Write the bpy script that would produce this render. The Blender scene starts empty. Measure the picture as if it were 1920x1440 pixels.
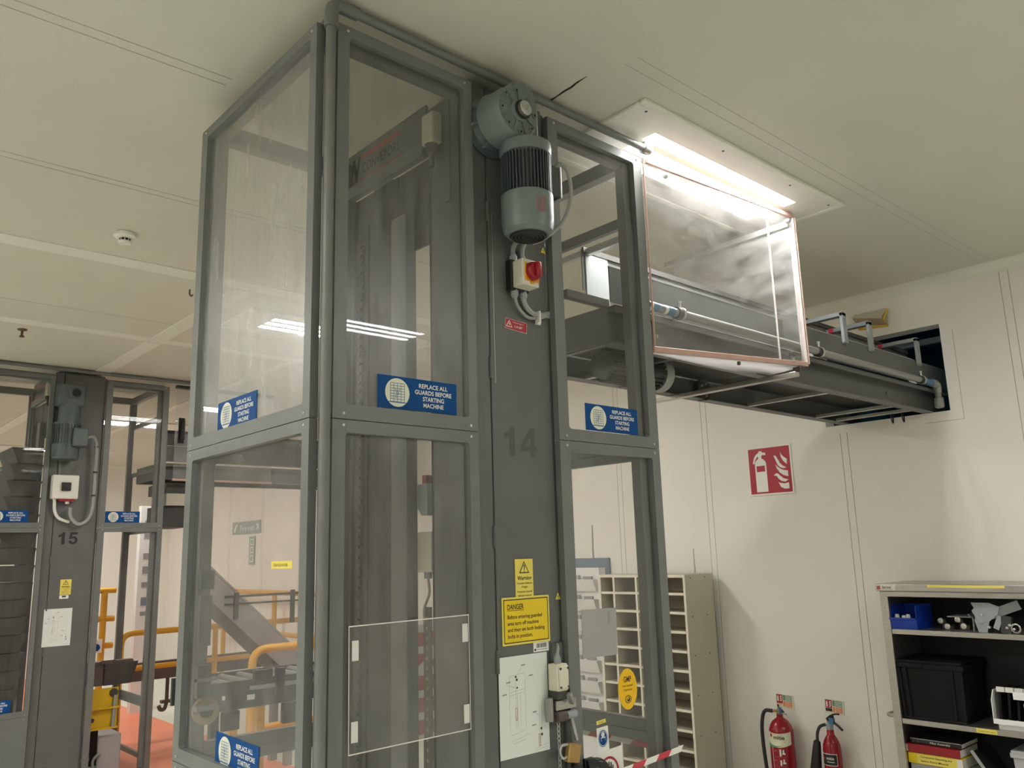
import bpy, bmesh, math, random
from mathutils import Matrix, Vector
random.seed(7)
SCN = bpy.context.scene
COL = SCN.collection
R = math.radians

# ------------------------------------------------------------------ camera, world, exposure
cam_data = bpy.data.cameras.new('camera')
cam = bpy.data.objects.new('camera', cam_data)
COL.objects.link(cam)
cam_data.sensor_width = 36.0
cam_data.lens = 36.0 * 1555.6 / 1920.0
cam_data.clip_start = 0.05
cam.matrix_world = (Matrix.Translation((0, 0, 1.75)) @ Matrix.Rotation(R(-42.163), 4, 'Z')
                    @ Matrix.Rotation(R(90 + 11.468), 4, 'X') @ Matrix.Rotation(R(-1.673), 4, 'Z'))
SCN.camera = cam
wld = bpy.data.worlds.new('world')
SCN.world = wld
wld.use_nodes = True
wld.node_tree.nodes['Background'].inputs[0].default_value = (0.9, 0.92, 1.0, 1)
wld.node_tree.nodes['Background'].inputs[1].default_value = 0.02
SCN.view_settings.view_transform = 'Standard'
SCN.view_settings.look = 'None'
SCN.view_settings.exposure = 0.9
SCN.view_settings.gamma = 1.0
SCN.cycles.transparent_max_bounces = 40
SCN.cycles.max_bounces = 10
SCN.cycles.diffuse_bounces = 6
SCN.cycles.sample_clamp_indirect = 6.0
TUBE_POWER = 42.0          # radiance of the ceiling light diffusers

# ------------------------------------------------------------------ materials
def new_mat(name):
    m = bpy.data.materials.new(name)
    m.use_nodes = True
    nt = m.node_tree
    nt.nodes.clear()
    out = nt.nodes.new('ShaderNodeOutputMaterial')
    return m, nt, out

def mat(name, col, rough=0.5, metal=0.0, spec=0.5, var=0.06, scale=6.0, bump=0.0, stretch=None):
    m, nt, out = new_mat(name)
    p = nt.nodes.new('ShaderNodeBsdfPrincipled')
    nt.links.new(p.outputs[0], out.inputs[0])
    p.inputs['Roughness'].default_value = rough
    p.inputs['Metallic'].default_value = metal
    p.inputs['Specular IOR Level'].default_value = spec
    p.inputs['Base Color'].default_value = (*col, 1)
    if var > 0:
        tc = nt.nodes.new('ShaderNodeTexCoord')
        n = nt.nodes.new('ShaderNodeTexNoise')
        n.inputs['Scale'].default_value = scale
        n.inputs['Detail'].default_value = 6
        src = tc.outputs['Object']
        if stretch:
            mp = nt.nodes.new('ShaderNodeMapping')
            mp.inputs['Scale'].default_value = stretch
            nt.links.new(src, mp.inputs[0]); src = mp.outputs[0]
        nt.links.new(src, n.inputs['Vector'])
        r = nt.nodes.new('ShaderNodeValToRGB')
        r.color_ramp.elements[0].position = 0.3
        r.color_ramp.elements[1].position = 0.75
        r.color_ramp.elements[0].color = (*[c * (1 - var) for c in col], 1)
        r.color_ramp.elements[1].color = (*[min(1, c * (1 + var)) for c in col], 1)
        nt.links.new(n.outputs['Fac'], r.inputs[0])
        nt.links.new(r.outputs[0], p.inputs['Base Color'])
        if bump > 0:
            b = nt.nodes.new('ShaderNodeBump')
            b.inputs['Strength'].default_value = bump
            b.inputs['Distance'].default_value = 0.002
            nt.links.new(n.outputs['Fac'], b.inputs['Height'])
            nt.links.new(b.outputs[0], p.inputs['Normal'])
    return m

def pane_mat(name, tint=(0.9, 0.9, 0.9), haze=0.05, smear=0.05, refl=1.0, hazecol=(0.8, 0.8, 0.78), scale=(3, 3, 1.2), contrast=0.5):
    """worn clear plastic sheet: see-through, a sharp Fresnel reflection, a soft smeared one and some dusty haze"""
    m, nt, out = new_mat(name)
    N, L = nt.nodes.new, nt.links.new
    tr = N('ShaderNodeBsdfTransparent'); tr.inputs[0].default_value = (*tint, 1)
    g1 = N('ShaderNodeBsdfGlossy'); g1.inputs['Roughness'].default_value = 0.015
    g2 = N('ShaderNodeBsdfGlossy'); g2.inputs['Roughness'].default_value = 0.34
    df = N('ShaderNodeBsdfDiffuse'); df.inputs[0].default_value = (*hazecol, 1)
    fr = N('ShaderNodeFresnel'); fr.inputs['IOR'].default_value = 1.5
    geo = N('ShaderNodeNewGeometry')
    # the back faces of the thin sheet must not reflect totally
    mn = N('ShaderNodeMath'); mn.operation = 'MULTIPLY'; mn.inputs[1].default_value = refl
    inv = N('ShaderNodeMath'); inv.operation = 'SUBTRACT'; inv.inputs[0].default_value = 1.0
    L(geo.outputs['Backfacing'], inv.inputs[1])
    m2 = N('ShaderNodeMath'); m2.operation = 'MULTIPLY'
    L(fr.outputs[0], mn.inputs[0]); L(mn.outputs[0], m2.inputs[0]); L(inv.outputs[0], m2.inputs[1])
    a = N('ShaderNodeMixShader'); L(m2.outputs[0], a.inputs[0]); L(tr.outputs[0], a.inputs[1]); L(g1.outputs[0], a.inputs[2])
    tc = N('ShaderNodeTexCoord'); mp = N('ShaderNodeMapping'); mp.inputs['Scale'].default_value = scale
    nz = N('ShaderNodeTexNoise'); nz.inputs['Scale'].default_value = 2.2; nz.inputs['Detail'].default_value = 9; nz.inputs['Roughness'].default_value = 0.65
    L(tc.outputs['Object'], mp.inputs[0]); L(mp.outputs[0], nz.inputs['Vector'])
    mr = N('ShaderNodeMapRange'); mr.inputs[1].default_value = 0.35; mr.inputs[2].default_value = 0.75
    mr.inputs[3].default_value = 1 - contrast; mr.inputs[4].default_value = 1 + contrast
    L(nz.outputs['Fac'], mr.inputs[0])
    s1 = N('ShaderNodeMath'); s1.operation = 'MULTIPLY'; s1.inputs[1].default_value = smear; L(mr.outputs[0], s1.inputs[0])
    s2 = N('ShaderNodeMath'); s2.operation = 'MULTIPLY'; s2.inputs[1].default_value = haze; L(mr.outputs[0], s2.inputs[0])
    b = N('ShaderNodeMixShader'); L(s1.outputs[0], b.inputs[0]); L(a.outputs[0], b.inputs[1]); L(g2.outputs[0], b.inputs[2])
    c = N('ShaderNodeMixShader'); L(s2.outputs[0], c.inputs[0]); L(b.outputs[0], c.inputs[1]); L(df.outputs[0], c.inputs[2])
    L(c.outputs[0], out.inputs[0])
    return m

def opal_mat(name, col):
    m, nt, out = new_mat(name)
    a = nt.nodes.new('ShaderNodeBsdfTranslucent'); a.inputs[0].default_value = (*col, 1)
    b = nt.nodes.new('ShaderNodeBsdfDiffuse'); b.inputs[0].default_value = (*col, 1)
    x = nt.nodes.new('ShaderNodeMixShader'); x.inputs[0].default_value = 0.1
    nt.links.new(a.outputs[0], x.inputs[1]); nt.links.new(b.outputs[0], x.inputs[2]); nt.links.new(x.outputs[0], out.inputs[0])
    return m

def emit_mat(name, col, power):
    m, nt, out = new_mat(name)
    e = nt.nodes.new('ShaderNodeEmission')
    e.inputs[0].default_value = (*col, 1); e.inputs[1].default_value = power
    nt.links.new(e.outputs[0], out.inputs[0])
    return m

M = dict(
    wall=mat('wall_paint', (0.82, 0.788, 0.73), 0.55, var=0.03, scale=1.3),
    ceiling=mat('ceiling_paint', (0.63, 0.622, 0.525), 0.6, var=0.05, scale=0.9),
    joint=mat('panel_joint', (0.42, 0.40, 0.35), 0.7, var=0.1),
    trim=mat('trim_paint', (0.76, 0.765, 0.67), 0.5, var=0.04),
    orange_floor=mat('orange_floor', (0.80, 0.22, 0.11), 0.35, var=0.06, scale=2),
    pale_floor=mat('pale_floor', (0.62, 0.64, 0.575), 0.3, var=0.06, scale=2),
    teal_room=mat('teal_wall', (0.03, 0.15, 0.19), 0.7, var=0.2),
    grey=mat('grey_paint', (0.155, 0.163, 0.155), 0.38, var=0.09, scale=7),
    grey2=mat('grey_paint_shaded', (0.118, 0.123, 0.117), 0.45, var=0.09, scale=5),  # machine grey again, darkened for the weaker light on the column
    dark=mat('dark_steel', (0.045, 0.044, 0.04), 0.5, var=0.3, scale=9),
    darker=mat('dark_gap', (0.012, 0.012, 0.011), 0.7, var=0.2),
    brown=mat('brown_steel', (0.10, 0.075, 0.068), 0.5, var=0.2, scale=8),
    teal=mat('motor_teal', (0.15, 0.185, 0.178), 0.4, var=0.1, scale=9),
    teal_dark=mat('motor_dark', (0.085, 0.115, 0.115), 0.42, var=0.12, scale=9),
    fin=mat('motor_fin', (0.06, 0.075, 0.075), 0.4, var=0.15),
    steel=mat('galvanised_steel', (0.52, 0.52, 0.50), 0.33, metal=0.85, var=0.12, scale=14),
    stainless=mat('stainless_steel', (0.50, 0.47, 0.43), 0.34, metal=0.9, var=0.1, scale=4, stretch=(30, 1, 30)),
    cream=mat('cream_plastic', (0.66, 0.63, 0.51), 0.4, var=0.04),
    whiteb=mat('white_plastic', (0.78, 0.76, 0.70), 0.4, var=0.03),
    white=mat('white_print', (0.82, 0.81, 0.77), 0.5, var=0.02),
    paper=mat('white_paper', (0.74, 0.77, 0.73), 0.6, var=0.02),
    padw=mat('tape_pad', (0.72, 0.71, 0.66), 0.6, var=0.03),
    sheet=mat('frosted_sheet', (0.36, 0.36, 0.34), 0.35, var=0.05),
    lwhite=mat('white_board', (0.80, 0.79, 0.78), 0.5, var=0.05, scale=4),
    ink=mat('black_ink', (0.015, 0.014, 0.013), 0.5, var=0),
    ink_brown=mat('brown_ink', (0.05, 0.03, 0.012), 0.5, var=0),
    inkgrey=mat('grey_ink', (0.30, 0.30, 0.30), 0.6, var=0),
    num_dark=mat('faded_number', (0.085, 0.09, 0.082), 0.5, var=0.1),
    blue=mat('sign_blue', (0.0, 0.062, 0.235), 0.55, spec=0.2, var=0.04),
    ivory=mat('ivory_print', (0.76, 0.75, 0.62), 0.45, var=0.02),
    yellow=mat('sign_yellow', (0.80, 0.58, 0.01), 0.4, var=0.05, scale=12),
    pale_yellow=mat('label_yellow', (0.80, 0.66, 0.12), 0.45, var=0.04),
    goldy=mat('sticker_yellow', (0.85, 0.50, 0.0), 0.4, var=0.02),
    red=mat('sign_red', (0.385, 0.016, 0.03), 0.4, var=0.05),
    knob_red=mat('knob_red', (0.30, 0.008, 0.014), 0.3, var=0.05),
    ext_red=mat('extinguisher_red', (0.29, 0.008, 0.017), 0.22, var=0.05),
    orange=mat('switch_orange', (0.72, 0.30, 0.01), 0.4, var=0.03),
    print_red=mat('faded_red_print', (0.42, 0.09, 0.075), 0.5, var=0.1),
    tape_red=mat('tape_red', (0.55, 0.035, 0.06), 0.35, var=0.05),
    rail_y=mat('railing_yellow', (0.66, 0.33, 0.02), 0.4, var=0.08),
    mach_y=mat('machine_yellow', (0.62, 0.40, 0.01), 0.45, var=0.12, scale=5),
    black=mat('black_plastic', (0.012, 0.012, 0.013), 0.4, var=0.1),
    rubber=mat('black_rubber', (0.015, 0.015, 0.015), 0.55, var=0.1),
    crate=mat('black_crate', (0.007, 0.007, 0.007), 0.5, spec=0.2, var=0.1),
    binblue=mat('bin_blue', (0.005, 0.04, 0.36), 0.4, var=0.05),
    brass=mat('brass', (0.42, 0.27, 0.10), 0.38, metal=0.7, var=0.15, scale=20),
    cable=mat('grey_cable', (0.33, 0.34, 0.31), 0.5, var=0.04),
    gland=mat('gland_grey', (0.30, 0.33, 0.34), 0.45, var=0.05),
    pipe=mat('grey_pipe', (0.25, 0.25, 0.235), 0.35, var=0.05),
    conduit=mat('conduit_grey', (0.155, 0.16, 0.148), 0.42, var=0.1, scale=12),
    label_blue=mat('label_blue', (0.05, 0.16, 0.32), 0.5, var=0.05),
    edge=mat('acrylic_edge', (0.52, 0.33, 0.27), 0.3, var=0.1, scale=20),
    post_edge=mat('acrylic_post_edge', (0.42, 0.37, 0.35), 0.3, var=0.06),
    beige=mat('beige_cupboard', (0.50, 0.46, 0.36), 0.45, var=0.03),
    ledge=mat('cream_shelf_edge', (0.78, 0.73, 0.61), 0.45, var=0.03),
    rust=mat('rusty_brown', (0.15, 0.07, 0.045), 0.6, var=0.3, scale=20),
    greyplas=mat('grey_plastic', (0.42, 0.42, 0.42), 0.45, var=0.04),
    bluegrey=mat('blue_grey_board', (0.20, 0.25, 0.31), 0.5, var=0.05),
    green=mat('sign_green', (0.10, 0.30, 0.17), 0.5, var=0.05),
    green_grey=mat('faded_green', (0.30, 0.38, 0.34), 0.5, var=0.05),
    palecream=mat('luminous_cream', (0.74, 0.72, 0.52), 0.5, var=0.03),
    print_o=mat('orange_print', (0.72, 0.26, 0.14), 0.5, var=0.05),
    belt=mat('grey_belt', (0.23, 0.20, 0.195), 0.55, var=0.08),
    tan=mat('tan_board', (0.42, 0.33, 0.22), 0.6, var=0.08),
    pane=pane_mat('clear_pane', (0.93, 0.93, 0.915), 0.022, 0.012, 0.7),
    pane_left=pane_mat('smeared_pane', (0.90, 0.90, 0.885), 0.075, 0.19, 0.8, contrast=0.3, scale=(7, 1.0, 1)),
    pane_low=pane_mat('hazy_pane', (0.90, 0.885, 0.875), 0.05, 0.03, 0.9, contrast=0.6),
    pane_front=pane_mat('scuffed_pane', (0.86, 0.86, 0.84), 0.03, 0.06, 0.6, contrast=0.5, scale=(7, 1.0, 1)),
    acrylic=pane_mat('smeared_acrylic', (0.95, 0.95, 0.95), 0.06, 0.05, 0.9, contrast=0.9, scale=(2, 2, 5)),
    thin=pane_mat('thin_sheet', (0.93, 0.93, 0.92), 0.05, 0.02, 0.8),
    opal=opal_mat('opal_sheet', (0.86, 0.84, 0.83)),
    hatch_fill=emit_mat('hatch_fill_light', (0.9, 0.97, 1.0), 6.0),
    tube=emit_mat('light_diffuser', (1.0, 0.985, 0.955), TUBE_POWER),
)

# ------------------------------------------------------------------ mesh helpers
class MB:
    """collects shapes, builds them as ONE mesh object"""
    def __init__(self):
        self.v, self.f, self.mi, self.mats, self.cur = [], [], [], [], 0
    def use(self, key):
        m = M[key]
        if m not in self.mats: self.mats.append(m)
        self.cur = self.mats.index(m)
        return self
    def add(self, vs, fs):
        o = len(self.v)
        self.v += [tuple(p) for p in vs]
        for f in fs:
            self.f.append([i + o for i in f]); self.mi.append(self.cur)
        return self
    def box(self, x0, y0, z0, x1, y1, z1):
        x0, x1 = sorted((x0, x1)); y0, y1 = sorted((y0, y1)); z0, z1 = sorted((z0, z1))
        vs = [(x0, y0, z0), (x1, y0, z0), (x1, y1, z0), (x0, y1, z0), (x0, y0, z1), (x1, y0, z1), (x1, y1, z1), (x0, y1, z1)]
        return self.add(vs, [(3, 2, 1, 0), (4, 5, 6, 7), (0, 1, 5, 4), (1, 2, 6, 5), (2, 3, 7, 6), (3, 0, 4, 7)])
    def hexa(self, p):
        return self.add(p, [(3, 2, 1, 0), (4, 5, 6, 7), (0, 1, 5, 4), (1, 2, 6, 5), (2, 3, 7, 6), (3, 0, 4, 7)])
    def bar(self, p0, p1, w, h, up=(0, 0, 1)):
        """rectangular bar from p0 to p1, w across, h along up"""
        p0, p1 = Vector(p0), Vector(p1)
        d = (p1 - p0).normalized(); u = Vector(up)
        s = d.cross(u)
        if s.length < 1e-5: s = d.cross(Vector((1, 0, 0)))
        s.normalize(); u = s.cross(d).normalized()
        s *= w / 2; u *= h / 2
        return self.hexa([p0 - s - u, p0 + s - u, p1 + s - u, p1 - s - u, p0 - s + u, p0 + s + u, p1 + s + u, p1 - s + u])
    def cyl(self, p0, p1, r0, r1=None, n=20, caps=True):
        r1 = r0 if r1 is None else r1
        p0, p1 = Vector(p0), Vector(p1)
        d = (p1 - p0).normalized()
        a = d.orthogonal().normalized(); b = d.cross(a)
        vs = []
        for p, r in ((p0, r0), (p1, r1)):
            for i in range(n):
                t = 2 * math.pi * i / n
                vs.append(p + a * (r * math.cos(t)) + b * (r * math.sin(t)))
        fs = [(i, (i + 1) % n, n + (i + 1) % n, n + i) for i in range(n)]
        if caps: fs += [tuple(range(n - 1, -1, -1)), tuple(range(n, 2 * n))]
        return self.add(vs, fs)
    def lathe(self, o, axis, prof, n=24):
        """prof: list of (radius, height along axis)"""
        o = Vector(o); d = Vector(axis).normalized(); a = d.orthogonal().normalized(); b = d.cross(a)
        vs = []
        for r, h in prof:
            for i in range(n):
                t = 2 * math.pi * i / n
                vs.append(o + d * h + a * (max(r, 1e-5) * math.cos(t)) + b * (max(r, 1e-5) * math.sin(t)))
        fs = []
        for k in range(len(prof) - 1):
            for i in range(n):
                fs.append((k * n + i, k * n + (i + 1) % n, (k + 1) * n + (i + 1) % n, (k + 1) * n + i))
        fs += [tuple(range(n - 1, -1, -1)), tuple(range((len(prof) - 1) * n, len(prof) * n))]
        return self.add(vs, fs)
    def tube(self, pts, r, n=10, closed=False):
        P = [Vector(p) for p in pts]; k = len(P); rings = []; a = None
        for i in range(k):
            if closed: d = (P[(i + 1) % k] - P[i - 1])
            else: d = P[min(i + 1, k - 1)] - P[max(i - 1, 0)]
            d.normalize()
            if a is None: a = d.orthogonal().normalized()
            else:
                a = a - d * a.dot(d)
                a = d.orthogonal().normalized() if a.length < 1e-6 else a.normalized()
            b = d.cross(a)
            rr = r[i] if isinstance(r, (list, tuple)) else r
            rings.append([P[i] + a * (rr * math.cos(2 * math.pi * j / n)) + b * (rr * math.sin(2 * math.pi * j / n)) for j in range(n)])
        vs = [q for g in rings for q in g]; fs = []
        for i in range(k if closed else k - 1):
            i2 = (i + 1) % k
            for j in range(n):
                fs.append((i * n + j, i * n + (j + 1) % n, i2 * n + (j + 1) % n, i2 * n + j))
        if not closed: fs += [tuple(range(n - 1, -1, -1)), tuple(range((k - 1) * n, k * n))]
        return self.add(vs, fs)
    def prism(self, poly, w0, w1, mp=None):
        """polygon (u,v) extruded from w0 to w1; mp maps (u,v,w) to a point"""
        mp = mp or (lambda u, v, w: (u, v, w))
        n = len(poly)
        ar = sum(poly[i][0] * poly[(i + 1) % n][1] - poly[(i + 1) % n][0] * poly[i][1] for i in range(n))
        if ar < 0: poly = poly[::-1]
        if w1 < w0: w0, w1 = w1, w0
        vs = [mp(u, v, w0) for u, v in poly] + [mp(u, v, w1) for u, v in poly]
        fs = [tuple(range(n - 1, -1, -1)), tuple(range(n, 2 * n))] + [(i, (i + 1) % n, n + (i + 1) % n, n + i) for i in range(n)]
        return self.add(vs, fs)
    def flat(self, poly, w=0.0006):
        return self.add([(u, v, w) for u, v in poly], [tuple(range(len(poly)))])
    def ring(self, cx, cy, r0, r1, w, n=40, sy=1.0):
        vs = []
        for r in (r0, r1):
            for i in range(n):
                t = 2 * math.pi * i / n; vs.append((cx + r * math.cos(t), cy + sy * r * math.sin(t), w))
        return self.add(vs, [(i, n + i, n + (i + 1) % n, (i + 1) % n) for i in range(n)])
    def disc(self, cx, cy, r, w, n=36, sy=1.0):
        return self.flat([(cx + r * math.cos(2 * math.pi * i / n), cy + sy * r * math.sin(2 * math.pi * i / n)) for i in range(n)], w)
    def rectframe(self, u0, v0, u1, v1, t, w):
        for a in ((u0, v0, u1, v0 + t), (u0, v1 - t, u1, v1), (u0, v0 + t, u0 + t, v1 - t), (u1 - t, v0 + t, u1, v1 - t)):
            self.flat([(a[0], a[1]), (a[2], a[1]), (a[2], a[3]), (a[0], a[3])], w)
        return self
    def text(self, s, u, v, size, w=0.0008, width=None, align='LEFT', bold=0.0):
        """flat lettering in the local u,v plane; v = baseline; width stretches the line to a given length"""
        vs, fs, x0, x1 = text_mesh(s, bold)
        L = (x1 - x0) * size
        k = (width / L) if width else 1.0
        L *= k
        off = {'LEFT': 0, 'CENTER': -L / 2, 'RIGHT': -L}[align]
        return self.add([(u + off + (x - x0) * size * k, v + y * size, w) for x, y in vs], fs)
    def build(self, name, parent=None, mx=None, smooth=35, bevel=0.0, kind=None):
        me = bpy.data.meshes.new(name)
        me.from_pydata(self.v, [], self.f)
        for m in self.mats: me.materials.append(m)
        me.polygons.foreach_set('material_index', self.mi)
        if smooth:
            me.polygons.foreach_set('use_smooth', [True] * len(self.f))
            me.update()
            me.set_sharp_from_angle(angle=R(smooth))
        me.update()
        o = bpy.data.objects.new(name, me)
        COL.objects.link(o)
        if mx is not None: o.matrix_world = mx
        if parent is not None: o.parent = parent
        if bevel:
            b = o.modifiers.new('edge', 'BEVEL'); b.width = bevel; b.segments = 2; b.limit_method = 'ANGLE'; b.angle_limit = R(40)
        if kind: o['kind'] = kind
        return o

_tc = {}
def text_mesh(s, bold=0.0):
    key = (s, bold)
    if key not in _tc:
        cu = bpy.data.curves.new('letters', 'FONT')
        cu.body = s; cu.size = 1.0; cu.offset = bold; cu.resolution_u = 3
        ob = bpy.data.objects.new('letters', cu); COL.objects.link(ob)
        dg = bpy.context.evaluated_depsgraph_get()
        me = bpy.data.meshes.new_from_object(ob.evaluated_get(dg))
        vs = [(p.co.x, p.co.y) for p in me.vertices]; fs = [tuple(p.vertices) for p in me.polygons]
        bpy.data.objects.remove(ob); bpy.data.curves.remove(cu); bpy.data.meshes.remove(me)
        xs = [p[0] for p in vs] or [0, 1]
        _tc[key] = (vs, fs, min(xs), max(xs))
    return _tc[key]

def mb(key): return MB().use(key)

def empty(name, loc=(0, 0, 0)):
    o = bpy.data.objects.new(name, None); COL.objects.link(o)
    o.location = loc; o.empty_display_size = 0.1
    return o

def tag(o, label, cat, group=None):
    o['label'] = label; o['category'] = cat
    if group: o['group'] = group
    return o

def struct(m, name, **k):
    o = m.build(name, kind='structure', **k)
    return o

def arc(c, r, a0, a1, n, u, v):
    c, u, v = Vector(c), Vector(u), Vector(v)
    return [c + u * (r * math.cos(a0 + (a1 - a0) * i / n)) + v * (r * math.sin(a0 + (a1 - a0) * i / n)) for i in range(n + 1)]

def fillet(pts, rad, n=6):
    P = [Vector(p) for p in pts]; out = [P[0]]
    for i in range(1, len(P) - 1):
        a, b, c = P[i - 1], P[i], P[i + 1]
        d0, d1 = (a - b), (c - b); r = min(rad, d0.length * 0.45, d1.length * 0.45)
        s, e = b + d0.normalized() * r, b + d1.normalized() * r
        for k in range(n + 1):
            t = k / n
            out.append(s * (1 - t) ** 2 + b * (2 * t * (1 - t)) + e * t ** 2)
    out.append(P[-1])
    return out

def smooth_path(pts, n=8):
    P = [Vector(p) for p in pts]; P = [P[0] * 2 - P[1]] + P + [P[-1] * 2 - P[-2]]; out = []
    for i in range(1, len(P) - 2):
        a, b, c, d = P[i - 1:i + 3]
        for k in range(n):
            t = k / n
            out.append(0.5 * ((2 * b) + (c - a) * t + (2 * a - 5 * b + 4 * c - d) * t * t + (3 * b - 3 * c + d - a) * t ** 3))
    out.append(P[-2])
    return out

def face(kind, o):
    """local (u,v,w) frame: 'front' faces -Y, 'left' faces -X (as the wall and the machine's long side do)"""
    U, V, N = dict(front=((1, 0, 0), (0, 0, 1), (0, -1, 0)), left=((0, -1, 0), (0, 0, 1), (-1, 0, 0)),
                   back=((-1, 0, 0), (0, 0, 1), (0, 1, 0)), right=((0, 1, 0), (0, 0, 1), (1, 0, 0)),
                   down=((1, 0, 0), (0, -1, 0), (0, 0, -1)))[kind]
    m = Matrix.Identity(4)
    for i in range(3):
        m[i][0], m[i][1], m[i][2], m[i][3] = U[i], V[i], N[i], o[i]
    return m

def rot_face(kind, o, ang):
    return face(kind, o) @ Matrix.Rotation(R(ang), 4, 'Z')

# ------------------------------------------------------------------ the room
CE, XW, YB, YF, XL = 3.43, 5.56, 15.5, -5.0, -6.0
struct(mb('pale_floor').box(XL, YF, -0.1, 2.35, YB, 0).box(3.66, YF, -0.1, XW, YB, 0).box(2.35, YF, -0.1, 3.66, 4.2, 0).use('orange_floor').box(2.35, 4.2, -0.1, 3.66, YB, 0), 'floor')
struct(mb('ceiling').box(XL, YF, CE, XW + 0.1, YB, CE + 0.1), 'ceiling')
# right wall with the two hatches the conveyors run through
def wall_right():
    m = mb('wall')
    holes = [(2.0, 2.84, 2.555, 3.125), (7.82, 8.62, 2.5, 3.1)]
    y = YF
    for a, b, z0, z1 in holes:
        m.box(XW, y, 0, XW + 0.12, a, CE); m.box(XW, a, 0, XW + 0.12, b, z0); m.box(XW, a, z1, XW + 0.12, b, CE); y = b
    m.box(XW, y, 0, XW + 0.12, YB, CE)
    return struct(m, 'wall_right', smooth=0)
wall_right()
struct(mb('wall').box(XL, YB, 0, XW, YB + 0.1, CE), 'wall_far')
struct(mb('wall').box(XL - 0.1, YF, 0, XL, YB, CE), 'wall_left')
struct(mb('wall').box(XL, YF - 0.1, 0, XW, YF, CE), 'wall_back')
# dark teal room behind the wall hatches
struct(mb('teal_room').box(XW + 0.12, 1.6, 2.3, XW + 2.6, 1.62, 3.5).box(XW + 0.12, 3.2, 2.3, XW + 2.6, 3.22, 3.5)
       .box(XW + 2.58, 1.62, 2.3, XW + 2.6, 3.2, 3.5).box(XW + 0.12, 1.62, 3.48, XW + 2.58, 3.2, 3.5).box(XW + 0.12, 1.62, 2.3, XW + 2.58, 3.2, 2.32), 'wall_beyond', smooth=0)
struct(mb('teal_room').box(XW + 0.12, 7.4, 2.3, XW + 1.4, 7.42, 3.4).box(XW + 0.12, 9.0, 2.3, XW + 1.4, 9.02, 3.4)
       .box(XW + 1.38, 7.42, 2.3, XW + 1.4, 9.0, 3.4).box(XW + 0.12, 7.42, 3.38, XW + 1.38, 9.0, 3.4).box(XW + 0.12, 7.42, 2.3, XW + 1.38, 9.0, 2.32), 'wall_beyond_far', smooth=0)
m = mb('gland').box(6.60, 1.62, 3.24, 6.66, 3.2, 3.285).use('dark').box(6.2, 1.62, 3.30, 6.3, 3.2, 3.46)
struct(m, 'beam_beyond')
t = tag(empty('ceiling_light', (5.82, 2.4, 3.48)), 'added unseen strip light that brightens the dark teal room behind the wall opening', 'light')  # out of view, added only to brighten the room behind the hatch
mb('whiteb').box(-.06, -.5, -.02, .06, .5, 0).build('light_panel', t)
mb('hatch_fill').box(-.04, -.48, -.024, .04, .48, -.02).build('diffuser', t, smooth=0)
# coving along the top of the wall
cv = [(0, 0)] + [(-0.055 + 0.055 * math.cos(t), -0.055 + 0.055 * math.sin(t)) for t in [0.0]]
cprof = [(0, 0), (-0.07, 0)] + [(-0.07 + 0.07 * math.sin(t * math.pi / 12), -0.07 + 0.07 * math.cos(t * math.pi / 12)) for t in range(1, 6)] + [(0, -0.07)]
struct(mb('trim').prism(cprof, YF, YB, lambda u, v, w: (XW + u * 0.9, w, CE + v * 0.9)), 'trim_1')
struct(mb('trim').prism(cprof, XL, XW, lambda u, v, w: (w, YB + u, CE + v)), 'trim_2')
# wall panel joints: pairs of thin grooves
k = 3
for y in (1.56, 2.69, 3.835, 4.75, 5.9, 7.05, 9.4, 10.55, 11.7, 12.85, 14.0):
    m = mb('joint')
    for d in (0.0, 0.05):
        z1 = 2.5 if 2.6 < y < 2.8 else CE - 0.063
        m.box(XW - 0.0012, y + d, 0, XW, y + d + 0.004, z1)
    struct(m, 'trim_%d' % k, smooth=0); k += 1
m = mb('joint')     # patch seam around the hatch
m.box(XW - 0.001, 1.923, 2.49, XW, 1.926, 3.07).box(XW - 0.001, 1.923, 2.49, XW, 2.16, 2.493)
struct(m, 'trim_%d' % k, smooth=0); k += 1
# ceiling panel joints and cover strips
def cstrip(x0, y0, x1, y1, key, d=0.002):
    global k
    struct(mb(key).box(x0, y0, CE - d, x1, y1, CE), 'trim_%d' % k, smooth=0); k += 1
for y in (2.63, 2.68, 1.62, 1.675, -0.1, -0.05, 3.72, 3.77, 5.9):
    if 1.0 < y < 2.0:
        cstrip(2.1, y, XW - 0.07, y + 0.0022, 'joint', 0.0006)
    else:
        cstrip(XL, y, 1.08 if 2 < y < 3 else XW - 0.07, y + 0.004, 'joint', 0.001)
cstrip(XL, 4.70, XW - 0.07, 4.84, 'trim', 0.006)
cstrip(XL, 4.842, XW - 0.07, 4.846, 'joint', 0.003)
cstrip(XL, 6.35, XW - 0.07, 6.47, 'trim', 0.006)
cstrip(2.07, 4.85, 2.19, 6.345, 'trim', 0.008)
cstrip(2.07, 6.475, 2.19, 15.4, 'trim', 0.008)
cstrip(3.25, 6.475, 3.33, 15.4, 'trim', 0.006)
m = mb('darker')    # split in the ceiling joint beside the gear unit
pts = [(2.060, 2.03), (2.069, 2.03), (2.066, 1.98), (2.063, 1.94), (2.064, 1.90), (2.058, 1.87), (2.052, 1.815), (2.050, 1.87), (2.055, 1.90), (2.055, 1.94), (2.060, 1.98)]
m.prism(pts, CE - 0.0015, CE, None)
struct(m, 'trim_%d' % k, smooth=0); k += 1

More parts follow.
